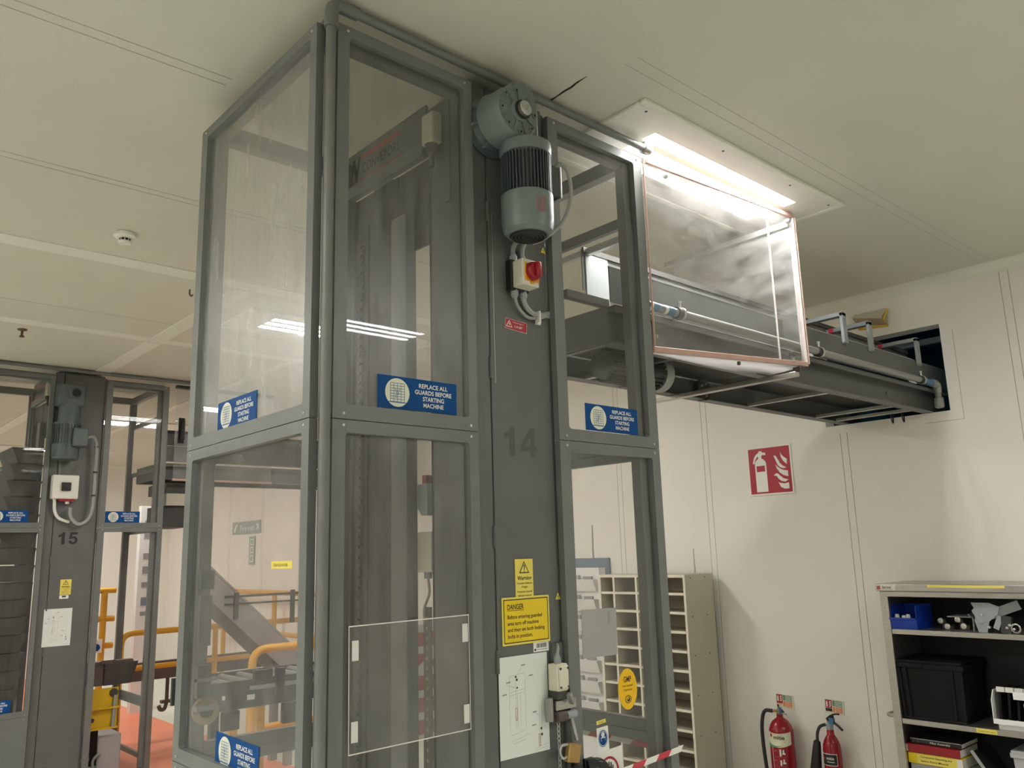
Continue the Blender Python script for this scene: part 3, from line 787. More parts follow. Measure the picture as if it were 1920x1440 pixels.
mb('edge').bar(L(2.60, 1.999, tz(2.6) + .012), L(3.79, 1.999, tz(3.79) + .012), .014, .022).build('edge_strip', t, bevel=0.003)
mb('post_edge').bar(L(3.782, 2.002, bz(3.78)), L(3.782, 2.002, tz(3.78)), .012, .03, (0, 1, 0)).use('edge').bar(L(3.789, 2.0, bz(3.78)), L(3.789, 2.0, tz(3.78)), .003, .034, (0, 1, 0)).build('end_post', t)
mb('edge').bar(L(2.583, 1.998, bz(2.58)), L(2.583, 1.998, tz(2.58)), .004, .008, (0, 1, 0)).build('edge_strip', t)
mb('opal').hexa([L(2.59, 2.01, bz(2.59) - .012), L(3.76, 2.01, bz(3.76) - .012), L(3.55, 2.13, 2.545), L(2.59, 2.13, 2.545),
                   L(2.59, 2.01, bz(2.59) - .006), L(3.76, 2.01, bz(3.76) - .006), L(3.55, 2.13, 2.551), L(2.59, 2.13, 2.551)]).build('base_sheet', t, smooth=0)
mb('steel').box(*L(3.755, 2.01, 3.345), *L(3.785, 2.80, 3.375)).build('cross_bar', t, bevel=0.002)
mb('stainless').box(*L(3.595, 1.96, 2.535), *L(3.635, 2.82, 2.556)).build('cross_bar', t, bevel=0.002)
mb('steel').box(*L(2.575, 2.03, 3.02), *L(2.60, 2.75, 3.05)).build('cross_bar', t, bevel=0.002)
mb('dark').box(*L(3.70, 1.985, 2.575), *L(3.745, 2.03, 2.60)).build('rubber_foot', t, bevel=0.003)
for x in (2.72, 3.72):
    mb('steel').lathe(L(x, 1.996, tz(x) - .03), (0, -1, 0), [(.014, 0), (.014, .012), (.009, .02), (0, .021)], 14).build('knob', t)
mb('dark').cyl(L(3.2, 2.012, bz(3.2) - .015), L(3.2, 2.012, bz(3.2) - .03), .008, n=10).build('screw', t)
mb('steel').box(*L(3.69, 2.02, 2.63), *L(3.715, 2.03, 2.68)).use('darker').cyl(L(3.70, 2.035, 2.665), L(3.70, 2.01, 2.665), .013, n=14).build('latch', t)

# hood of the distant machine with a black pull handle
t = tag(empty('conveyor_hood', (3.1, 7.82, 2.57)), 'clear hood with black pull handle beside the machine marked 15', 'hood')
mb('acrylic').box(-.29, -.004, -.06, .68, .004, .80).build('clear_sheet', t, smooth=0)
mb('edge').box(-.295, -.01, -.08, .69, .01, -.06).build('edge_strip', t)
mb('dark').box(-.30, -.02, .79, .69, .02, .82).build('edge_strip', t)
mb('black').tube(fillet([(-.235, -.005, .30), (-.235, -.045, .30), (-.235, -.045, .48), (-.235, -.005, .48)], .03), .02, 10).use('darker').box(-.262, -.012, .27, -.208, -.004, .51).build('pull_handle', t)
mb('beige').box(-.30, .1, -.30, -.06, .2, -.19).use('dark').box(-.30, .12, -.19, -.06, .6, -.09).box(-.30, .15, -.50, -.06, .6, -.30).build('under_tray', t)

# ------------------------------------------------------------------ air pipe beside the conveyor
t = tag(empty('air_pipe', (2.6, 2.03, 2.72)), 'grey air pipe with blue tape bands clamped along the conveyor side', 'pipe')
def L(x, y, z): return (x - 2.6, y - 2.03, z - 2.72)
mb('pipe').tube(fillet([L(2.60, 2.035, 2.722), L(5.49, 2.035, 2.722), L(5.49, 2.035, 2.60)], .06, 8), .0185, 14).build('pipe_run', t)
mb('pipe').tube(fillet([L(5.42, 2.035, 2.722), L(5.49, 2.035, 2.722), L(5.49, 2.035, 2.665)], .05, 8), .024, 14).lathe(L(5.49, 2.035, 2.635), (0, 0, -1), [(.018, 0), (.028, .004), (.028, .06), (.02, .066)], 16).build('elbow', t)
for x in (2.80, 3.98, 5.24):
    p = mb('rubber').cyl(L(x - .012, 2.035, 2.722), L(x + .012, 2.035, 2.722), .026, n=16).use('steel').cyl(L(x + .014, 2.035, 2.722), L(x + .03, 2.035, 2.722), .028, n=16)
    p.lathe(L(x + .02, 2.035, 2.748), (0, 0, 1), [(.006, 0), (.006, .02), (.009, .021), (.009, .03), (0, .031)], 8).box(*L(x - .01, 2.05, 2.70), *L(x + .01, 2.10, 2.744))
    p.build('pipe_clamp', t)
for a, b in ((2.62, 2.66), (2.72, 2.765), (5.29, 5.41)):
    mb('label_blue').cyl(L(a, 2.035, 2.722), L(b, 2.035, 2.722), .0192, n=16).use('white').cyl(L(a - .02, 2.035, 2.722), L(a, 2.035, 2.722), .0192, n=16).build('tape_band', t)

# ------------------------------------------------------------------ signs on the near machine
guard_sign('front', (1.297, 2.0155, 2.174), 'blue guard sign on the wide front glass beside the column marked 14')
guard_sign('front', (2.176, 2.0155, 2.174), 'blue guard sign on the narrow glass under the conveyor')
guard_sign('left', (1.1005, 2.675, 2.1655), 'blue guard sign with glare on the upper glass of the long side')
guard_sign('left', (1.1005, 2.589, 1.150), 'blue guard sign on the lower glass of the long side', ang=-1)
guard_sign('front', (2.245, 7.8155, 2.105), 'blue guard sign to the right of the black number 15')
guard_sign('front', (1.360, 7.8155, 2.105), 'blue guard sign to the left of the black number 15')
guard_sign('front', (1.350, 7.8155, 0.626), 'blue guard sign low on the glass of the machine marked 15')

def warn_tri(p, cx, cy, r, w, ink='ink', fill='yellow'):
    def tri(rr): return [(cx + rr * math.sin(a), cy + rr * math.cos(a)) for a in (0, 2.0944, 4.18879)]
    p.use(ink).flat(tri(r), w); p.use(fill).flat(tri(r * .74), w + .0003)
    return p
def bang(p, cx, cy, h, w):
    p.use('ink').flat([(cx - h * .09, cy + h * .5), (cx - h * .04, cy - h * .12), (cx + h * .04, cy - h * .12), (cx + h * .09, cy + h * .5)], w)
    p.disc(cx, cy - h * .28, h * .085, w, 12)

s = sign('warning_sign', 'tall yellow Warning sign with triangle above the DANGER sign', 'sign', 'front', (1.826, 2.0295, 1.606), 0.078, 0.122, 'pale_yellow')
p = MB(); warn_tri(p, .039, .090, .026, .0024, 'ink_brown', 'pale_yellow'); bang(p, .039, .089, .03, .003); p.build('pictogram', s, smooth=0)
p = mb('ink_brown').text('Warning', .039, .056, .018, .0024, .062, 'CENTER', .02)
for i, (tx, w) in enumerate((('Counter balance', .066), ('Weight', .028), ('Potential stored', .064), ('energy source', .058))):
    p.text(tx, .039, .043 - i * .0118 - (.003 if i > 1 else 0), .0092, .0024, w, 'CENTER', .01)
p.build('lettering', s, smooth=0)
s = sign('danger_sign', 'yellow DANGER sign with black border on the column marked 14', 'sign', 'front', (1.764, 2.0285, 1.464), 0.206, 0.146, 'pale_yellow', thick=.003)
p = mb('yellow').flat([(.006, .006), (.2, .006), (.2, .14), (.006, .14)], .0031); p.use('ink_brown').rectframe(.006, .006, .2, .14, .0032, .0034); p.build('border', s, smooth=0)
p = mb('ink_brown').text('DANGER', .022, .109, .022, .0036, .070, 'LEFT', .02).flat([(.022, .1045), (.092, .1045), (.092, .106), (.022, .106)], .0036)
for i, (tx, w) in enumerate((('Before entering guarded', .150), ('area turn off machine', .134), ('and then set both locking', .160), ('bolts in position.', .106))):
    p.text(tx, .022, .080 - i * .0195, .0165, .0036, w, 'LEFT', .014)
p.build('lettering', s, smooth=0)
s = sign('barcode_label', 'small white barcode label under the DANGER sign', 'label', 'front', (1.897, 2.0295, 1.434), 0.068, 0.029, 'white', thick=.001)
p = mb('ink')
x = .014
while x < .058:
    w = random.choice((.0007, .0012, .002)); p.flat([(x, .012), (x + w, .012), (x + w, .026), (x, .026)], .0014); x += w + random.choice((.0008, .0014, .002))
p.disc(.007, .007, .004, .0014, 14).use('inkgrey').flat([(.014, .006), (.06, .006), (.06, .008), (.014, .008)], .0014); p.build('lettering', s, smooth=0)
# engineering drawing taped to the door
def drawing(o, W, H, label, simple=False, ang=0):
    s = sign('drawing_sheet', label, 'paper', 'front', o, W, H, 'paper', ang, 'diagram sheets', thick=.001)
    p = mb('inkgrey')
    def ln(u0, v0, u1, v1, t=.0007):
        d = Vector((u1 - u0, v1 - v0)); n = Vector((-d.y, d.x)).normalized() * t / 2
        p.flat([(u0 * W - n.x, v0 * H - n.y), (u1 * W - n.x, v1 * H - n.y), (u1 * W + n.x, v1 * H + n.y), (u0 * W + n.x, v0 * H + n.y)], .0014)
    for a in ((.2, .25, .2, .80), (.52, .27, .52, .81), (.2, .80, .52, .82), (.22, .22, .52, .25), (.2, .64, .52, .66), (.2, .61, .52, .63), (.33, .28, .33, .8), (.36, .28, .36, .62), (.42, .3, .42, .62),
              (.38, .82, .46, .88), (.52, .74, .6, .77), (.12, .73, .33, .68), (.8, .12, .8, .48), (.84, .14, .84, .46), (.7, .40, .8, .36), (.22, .16, .58, .20), (.26, .13, .52, .16), (.7, .04, .95, .07), (.68, .02, .95, .04)):
        ln(*a)
    for (u, v) in ((.45, .89), (.6, .775), (.14, .735), (.06, .62), (.66, .4), (.64, .27)):
        p.flat([(u * W, v * H), (u * W + .018, v * H + .001), (u * W + .018, v * H + .005), (u * W, v * H + .004)], .0014)
    p.use('ink')
    for (u, v, r) in ((.335, .79, .0035), (.355, .76, .004), (.36, .68, .003), (.83, .23, .004), (.84, .17, .004)): p.disc(u * W, v * H, r, .0016, 12)
    if not simple:
        p.use('print_red')
        p.rectframe(.31 * W, .36 * H, .355 * W, .48 * H, .0014, .0016); p.rectframe(.77 * W, .06 * H, .81 * W, .18 * H, .0016, .0016)
    else:
        p.use('inkgrey').rectframe(.31 * W, .36 * H, .355 * W, .48 * H, .0014, .0016)
    p.build('drawing_lines', s, smooth=0)
    return s
drawing((1.746, 2.029, 1.134), .208, .297, 'white lift diagram sheet under the DANGER sign')
drawing((1.83, 7.829, 1.10), .213, .30, 'white diagram sheet below the black number 15', True)
s = sign('electrical_label', 'small red electrical hazard label below the red knob switch', 'label', 'front', (1.813, 2.0295, 2.497), .100, .037, 'white', ang=-3, thick=.001)
p = mb('red').flat([(.001, .001), (.099, .001), (.099, .036), (.001, .036)], .0012)
warn_tri(p, .018, .016, .017, .0014, 'white', 'red'); p.use('white').flat([(.019, .026), (.015, .017), (.018, .017), (.016, .009), (.022, .019), (.019, .019)], .002)
p.build('pictogram', s, smooth=0)
p = mb('white').text('Disconnect supply at', .034, .026, .007, .0016, .05, 'LEFT').text('L1A 007', .042, .010, .012, .0016, .036, 'LEFT', .01); p.build('lettering', s, smooth=0)
for o, lab in (((1.996, 2.0290, 2.808), 'tiny yellow shock triangle sticker between motor and red switch'), ((2.004, 2.0290, 1.592), 'tiny yellow shock triangle sticker beside the DANGER sign')):
    m_ = mb('pale_yellow').prism([(0, 0), (.024, 0), (.012, .023)], 0, .0008); s = m_.build('warning_sticker', mx=face('front', o), smooth=0); tag(s, lab, 'sticker', 'shock stickers')
    mb('ink').flat([(.013, .016), (.0095, .009), (.012, .009), (.011, .004), (.0155, .0105), (.013, .0105)], .0012).build('pictogram', s, smooth=0)
s = sign('warning_sign', 'small yellow warning sign under the black number 15', 'sign', 'front', (1.935, 7.829, 1.51), .085, .125, 'pale_yellow', thick=.001)
p = MB(); warn_tri(p, .042, .095, .026, .0024, 'ink_brown', 'pale_yellow'); bang(p, .042, .094, .03, .003); p.build('pictogram', s, smooth=0)
p = mb('ink_brown').text('Warning', .042, .06, .018, .0024, .062, 'CENTER', .02)
for i, tx in enumerate(('Counter balance', 'Weight', 'Potential stored', 'energy source')): p.text(tx, .042, .047 - i * .012, .009, .0024, None, 'CENTER')
p.build('lettering', s, smooth=0)
s = sign('barcode_label', 'small white label under the warning sign of machine 15', 'label', 'front', (1.935, 7.829, 1.478), .07, .028, 'white', thick=.001)
mb('ink').flat([(.02, .012), (.05, .012), (.05, .024), (.02, .024)], .0014).build('lettering', s, smooth=0)
# little yellow name strip on the long side glass
s = sign('name_strip', 'yellow CAN ELEVATOR name strip on the long side glass', 'label', 'left', (1.1005, 2.256, 1.724), .125, .021, 'pale_yellow', thick=.001)
mb('ink_brown').text('CAN ELEVATOR', .0575, .006, .011, .0014, .085, 'CENTER').build('lettering', s, smooth=0)
s = sign('name_strip', 'small tilted yellow strip above the face shield sticker', 'label', 'front', (2.161, 2.0155, 1.176), .046, .012, 'pale_yellow', 4, thick=.001)
mb('ink_brown').text('Danger', .023, .0035, .007, .0014, .026, 'CENTER').build('lettering', s, smooth=0)
# oval hygiene sticker
W2 = .05
m_ = mb('goldy').prism([(W2 * math.cos(a), .068 * math.sin(a)) for a in [i * math.pi / 24 for i in range(48)]], 0, .001)
s = m_.build('oval_sticker', mx=face('front', (2.328, 2.0155, 1.271)), smooth=0); tag(s, 'oval yellow GMP sticker on the lower narrow glass', 'sticker')
mb('ink_brown').text('GMP', 0, .024, .026, .0016, .04, 'CENTER', .02).text('Your customer', 0, .008, .011, .0016, .06, 'CENTER').text('Check out!', 0, -.006, .011, .0016, .045, 'CENTER').build('lettering', s, smooth=0)
p = mb('ink').ring(0, -.034, .0135, .0165, .0016, 30, .8); p.disc(.001, -.034, .008, .0016, 20).use('goldy').disc(-.002, -.031, .004, .002, 14); p.build('pictogram', s, smooth=0)
# face shield sticker
s = sign('face_shield_sticker', 'small white sticker with blue face shield symbol on the lower narrow glass', 'sticker', 'front', (2.162, 2.0155, 1.088), .056, .078, 'white', 2, thick=.001)
p = mb('label_blue').ring(.028, .042, .021, .0235, .0014, 32, 1.15); p.use('blue').disc(.028, .042, .0195, .0014, 28, 1.15).use('white').disc(.028, .054, .0085, .0018, 18).flat([(.016, .046), (.040, .046), (.038, .034), (.018, .034)], .0018).use('blue').flat([(.018, .043), (.038, .043), (.036, .032), (.02, .032)], .0022); p.build('pictogram', s, smooth=0)
# no-touching sign at the bottom edge
s = sign('no_touch_sign', 'white do not touch sign with red barred hand beside the black handle', 'sign', 'front', (2.132, 2.0155, .932), .155, .155, 'white', 3, thick=.002)
p = mb('ink')
hand = [(.075, .055), (.066, .075), (.058, .096), (.064, .098), (.072, .086), (.073, .112), (.078, .113), (.080, .09), (.083, .118), (.088, .118), (.089, .09), (.093, .115), (.098, .114), (.097, .088), (.103, .106), (.107, .104), (.103, .08), (.104, .066), (.098, .052)]
p.flat(hand, .0024).use('red').ring(.082, .085, .042, .05, .003, 40)
p.flat([(.05, .115), (.045, .109), (.114, .053), (.119, .06)], .0032); p.build('pictogram', s, smooth=0)

# ------------------------------------------------------------------ loose sheets hung on the glass
t = mb('thin').box(0, 0, 0, .412, .326, .004).build('clear_document_holder', mx=rot_face('front', (1.209, 2.0155, 1.243), 0.4), smooth=0)
tag(t, 'clear plastic holder with four white tape pads on the lower front glass', 'holder')
e = mb('padw')
for a in ((0, 0, .412, .003), (0, .323, .412, .326), (0, .003, .002, .323), (.410, .003, .412, .323)): e.box(a[0], a[1], .004, a[2], a[3], .0046)
e.build('bright_edge', t, smooth=0)
for u, v in ((.012, .235), (.388, .248), (.010, .03), (.388, .02)):
    mb('padw').box(u - .002, v, .004, u + .018, v + .052, .006).build('tape_pad', t)
t = sign('frosted_sheet', 'plain grey plastic sheet taped on the lower narrow glass', 'sheet', 'front', (2.108, 2.0155, 1.394), .176, .158, 'sheet', -1, thick=.001)
mb('inkgrey').flat([(.13, .105), (.145, .105), (.145, .145), (.13, .145)], .0014).build('smudge', t, smooth=0)

# ------------------------------------------------------------------ interlock, bolt, chain and padlock beside the drawing
t = tag(empty('door_interlock', (1.98, 2.03, 1.31)), 'cream safety door interlock with sliding bolt beside the diagram sheet', 'lock')
def L(x, y, z): return (x - 1.98, y - 2.03, z - 1.31)
mb('grey2').box(*L(1.972, 2.02, 1.37), *L(2.018, 2.0295, 1.455)).build('mounting_plate', t)
mb('cream').box(*L(1.948, 1.975, 1.312), *L(1.995, 2.02, 1.395)).box(*L(1.952, 1.968, 1.318), *L(1.993, 1.976, 1.39)).build('switch_body', t, bevel=0.004)
for x, z in ((1.955, 1.382), (1.988, 1.382), (1.955, 1.325), (1.988, 1.325)):
    mb('dark').cyl(L(x, 1.966, z), L(x, 1.969, z), .004, n=8).build('screw', t)
mb('gland').lathe(L(1.972, 1.998, 1.395), (0, 0, 1), [(.012, 0), (.012, .014), (.009, .02), (.006, .03)], 10).use('cable').tube(smooth_path([L(1.972, 1.998, 1.42), L(1.978, 2.0, 1.440), L(1.995, 2.02, 1.450)], 5), .005, 8).build('cable_gland', t)
mb('dark').box(*L(1.95, 1.98, 1.288), *L(1.992, 2.02, 1.312)).use('steel').bar(L(1.99, 1.97, 1.302), L(2.01, 1.975, 1.272), .016, .014).build('actuator_key', t)
mb('pipe').cyl(L(1.938, 2.008, 1.222), L(1.938, 2.008, 1.292), .013, n=16).build('hinge_tube', t)
mb('stainless').box(*L(1.955, 1.992, 1.252), *L(2.045, 2.004, 1.282)).build('bolt_bar', t, bevel=0.002)
mb('brown').cyl(L(1.958, 2.0, 1.232), L(2.0, 2.0, 1.232), .017, n=16).use('gland').cyl(L(2.0, 2.0, 1.232), L(2.045, 2.0, 1.232), .013, n=16).build('sliding_bolt', t)
mb('steel').tube(smooth_path([L(2.02, 1.99, 1.225), L(2.025, 1.985, 1.19), L(2.033, 1.985, 1.155)], 5), .006, 8).build('bolt_handle', t)
t = tag(empty('chain', (1.968, 2.0, 1.22)), 'thin shiny chain hanging from the interlock bolt', 'chain')
z = 1.222; i = 0
while z > 0.98:
    a, b_ = (.005, 0) if i % 2 else (0, .005)
    pts = [(a * math.cos(u), b_ * math.cos(u), z - 1.22 - .011 + .0095 * math.sin(u)) for u in [j * 2 * math.pi / 12 for j in range(12)]]
    mb('steel').tube(pts, .0017, 6, True).build('chain_link', t)
    z -= .0145; i += 1
t = tag(empty('padlock', (2.0, 1.985, 1.13)), 'brass padlock hanging by the shiny chain', 'padlock')
lk = mb('brass').box(-.012, -.011, -.036, .042, .011, .022).build('lock_body', t, bevel=0.004); lk.rotation_euler = (0, R(14), 0)
mb('steel').tube(fillet([(-.01, 0, .018), (-.038, 0, .02), (-.046, 0, .0), (-.034, 0, -.022), (-.010, 0, -.016)], .02), .0045, 8).build('shackle', t)
mb('brass').cyl((.042, 0, -.012), (.047, 0, -.010), .008, n=14).use('darker').cyl((.047, 0, -.0105), (.0475, 0, -.0105), .004, n=10).build('keyway', lk)
mb('black').lathe((0.03, 0.004, -.04), (0.1, 0, -1), [(.010, 0), (.018, .008), (.02, .04), (.016, .06), (0, .066)], 14).build('rubber_cover', t)
h_ = mb('black').tube(fillet([(2.08, -.0145, 1.07), (2.11, -.035, 1.08), (2.14, -.045, 1.05), (2.15, -.045, .93)], .03), .016, 12).box(2.07, -.0145, 1.03, 2.11, .0, 1.09).build('door_handle', m14, bevel=0.003)

# ------------------------------------------------------------------ barrier tape
def tape(pts, label, w=.022, seg=.055, key2='white'):
    P = [Vector(p) for p in pts]; a, b = P[0], P[-1]; Ld = (b - a).length; n = max(2, int(Ld / seg)); t = None
    d = (b - a) / n; up = Vector((0, 0, w)); off = d.cross(up).normalized() * .0006; sl = d * .28
    m1 = mb('tape_red')
    for i in range(n):
        m1.use('tape_red' if i % 2 == 0 else key2)
        p0, p1 = a + d * i, a + d * (i + 1)
        m1.hexa([p0 - off, p1 - off, p1 + off, p0 + off, p0 - off + up + sl, p1 - off + up + sl, p1 + off + up + sl, p0 + off + up + sl])
    o = m1.build('barrier_tape', smooth=0); tag(o, label, 'tape', 'red and white barrier tapes')
    return o
tape([(2.15, 1.990, 1.005), (2.572, 1.992, 1.027)], 'red and white tape across the narrow glass door to its outer edge', .020, .068)
tape([(2.585, 2.90, 1.025), (2.585, 2.02, 1.012)], 'red and white tape along the far side of the machine behind the narrow glass', .034, .11)

# ------------------------------------------------------------------ on the ceiling and wall
t = tag(empty('smoke_detector', (1.252, 4.34, CE)), 'round white smoke detector on the ceiling', 'detector')
mb('whiteb').lathe((0, 0, 0), (0, 0, -1), [(.052, 0), (.056, .004), (.055, .018), (.045, .026), (.034, .030)], 28).build('base', t)
mb('whiteb').lathe((0, 0, -.044), (0, 0, -1), [(.034, 0), (.035, .004), (.03, .014), (.015, .018), (0, .018)], 24).build('cap', t)
mb('darker').cyl((0, 0, -.028), (0, 0, -.046), .027, n=20).use('whiteb')
v = mb('darker').cyl((0, 0, -.028), (0, 0, -.046), .026, n=20).use('whiteb')
for i in range(10):
    a = i * math.pi / 5
    v.bar((.03 * math.cos(a), .03 * math.sin(a), -.028), (.03 * math.cos(a), .03 * math.sin(a), -.046), .006, .004)
v.build('vent', t)
t = tag(empty('ceiling_hanger', (1.263, 6.64, CE)), 'small dark bolt hanger under the bare ceiling', 'hanger')
mb('rust').cyl((0, 0, 0), (0, 0, -.008), .032, n=18).build('washer', t)
mb('rust').cyl((0, 0, -.008), (0, 0, -.05), .009, n=10).cyl((0, 0, -.05), (0, 0, -.06), .017, n=6).build('bolt', t)
t = tag(empty('ceiling_hanger', (1.86, 5.05, CE)), 'tiny hook under the pale ceiling strip beside the long side guard', 'hanger')
mb('rust').tube(smooth_path([(0, 0, 0), (0, 0, -.03), (.012, 0, -.04), (.02, 0, -.03)], 4), .005, 6).build('hook', t)

t = tag(empty('wall_cover', (5.56, 2.42, 3.25)), 'folded cream cover with yellow lining on the wall above the opening', 'cover')
m_ = mb('tan').hexa([(-.10, -.10, -.03), (-.015, -.10, -.06), (0, .11, -.02), (-.07, .11, .02), (-.095, -.10, -.022), (-.0, -.10, .05), (0, .11, .055), (-.065, .11, .028)])
m_.use('cream').hexa([(-.105, -.105, -.032), (-.102, -.105, -.026), (-.066, .115, .03), (-.07, .115, .022), (-.10, -.105, -.02), (0, -.105, .06), (0, .115, .062), (-.062, .115, .036)])
m_.build('cover_sheet', t, smooth=0)
mb('yellow').hexa([(-.10, -.112, -.034), (-.085, -.112, -.042), (-.085, -.106, -.042), (-.10, -.106, -.034), (-.015, -.112, .05), (0, -.112, .045), (0, -.106, .045), (-.015, -.106, .05)]).use('mach_y').bar((-.012, -.10, -.066), (-.012, .10, -.05), .02, .012).build('yellow_lining', t)

# fire sign on the wall
s = sign('fire_extinguisher_sign', 'large red and white fire extinguisher sign on the wall below the conveyor', 'sign', 'left', (5.558, 3.490, 2.112), .366, .362, 'white', 0, thick=.006)
p = mb('red').flat([(.012, .012), (.354, .012), (.354, .35), (.012, .35)], .0063); p.build('red_ground', s, smooth=0)
k = .366
ex = [(.17, .07), (.43, .07), (.43, .62), (.42, .68), (.37, .73), (.335, .745), (.335, .80), (.36, .82), (.43, .81), (.43, .86), (.355, .87), (.345, .90), (.275, .90), (.27, .87), (.20, .83), (.155, .76), (.125, .66), (.155, .645), (.19, .73), (.235, .79), (.255, .80), (.255, .745), (.215, .72), (.18, .68), (.17, .62)]
p = mb('white').flat([(u * k, v * k) for u, v in ex], .0066)
p.use('red').flat([(.205 * k, .48 * k), (.395 * k, .48 * k), (.395 * k, .60 * k), (.205 * k, .60 * k)], .007)
fl = [[(.61, .78), (.66, .77), (.70, .70), (.74, .62), (.80, .56), (.88, .52), (.80, .51), (.73, .54), (.68, .60), (.65, .68)],
      [(.76, .84), (.77, .74), (.81, .66), (.89, .585), (.90, .69), (.84, .73), (.79, .78)],
      [(.64, .60), (.66, .52), (.72, .43), (.80, .37), (.90, .34), (.90, .455), (.82, .47), (.74, .505), (.68, .55)],
      [(.58, .38), (.63, .42), (.68, .41), (.73, .36), (.79, .31), (.90, .275), (.82, .24), (.74, .26), (.68, .31), (.64, .37)],
      [(.67, .24), (.72, .22), (.80, .205), (.90, .22), (.90, .10), (.80, .10), (.72, .14)]]
p.use('white')
for f in fl: p.flat([(u * k, v * k) for u, v in f], .0066)
p.build('pictogram', s, smooth=0)

def id_sign(y, z, label, co2=False):
    s = sign('extinguisher_notice', label, 'sign', 'left', (5.558, y, z), .135, .092, 'palecream', -2, 'extinguisher notices', thick=.003)
    p = mb('red').flat([(.004, .036 if co2 else .028), (.052, .036 if co2 else .028), (.052, .088), (.004, .088)], .0033)
    p.use('ink' if co2 else 'palecream').flat([(.004, .014), (.052, .014), (.052, .034 if co2 else .026), (.004, .034 if co2 else .026)], .0034)
    if not co2: p.use('print_o').flat([(.006, .018), (.05, .018), (.05, .021), (.006, .021)], .0036).flat([(.006, .010), (.03, .010), (.03, .014), (.006, .014)], .0036)
    p.use('green').flat([(.056, .052), (.074, .052), (.074, .088), (.056, .088)], .0034).use('green_grey').flat([(.076, .048), (.126, .048), (.126, .088), (.076, .088)], .0034)
    p.use('print_o').flat([(.056, .010), (.072, .010), (.072, .048), (.056, .048)], .0034).flat([(.076, .010), (.126, .010), (.126, .046), (.076, .046)], .0034)
    p.use('white').flat([(.010, .042), (.021, .042), (.021, .07), (.018, .08), (.013, .08), (.010, .07)], .0038)
    for i in range(3): p.flat([(.031, .044 + i * .013), (.044, .046 + i * .013), (.046, .055 + i * .013), (.034, .052 + i * .013)], .0038)
    p.use('palecream')
    for i in range(4): p.flat([(.080, .016 + i * .008), (.120 - .008 * (i % 2), .016 + i * .008), (.120 - .008 * (i % 2), .018 + i * .008), (.080, .018 + i * .008)], .0038)
    for i in range(3): p.flat([(.080, .056 + i * .01), (.118 - .01 * (i % 2), .056 + i * .01), (.118 - .01 * (i % 2), .058 + i * .01), (.080, .058 + i * .01)], .0038)
    p.build('printed_panel', s, smooth=0)
id_sign(3.425, .618, 'small notice with red and green print above the foam extinguisher')
id_sign(3.055, .620, 'small notice with black band above the extinguisher with the horn', True)

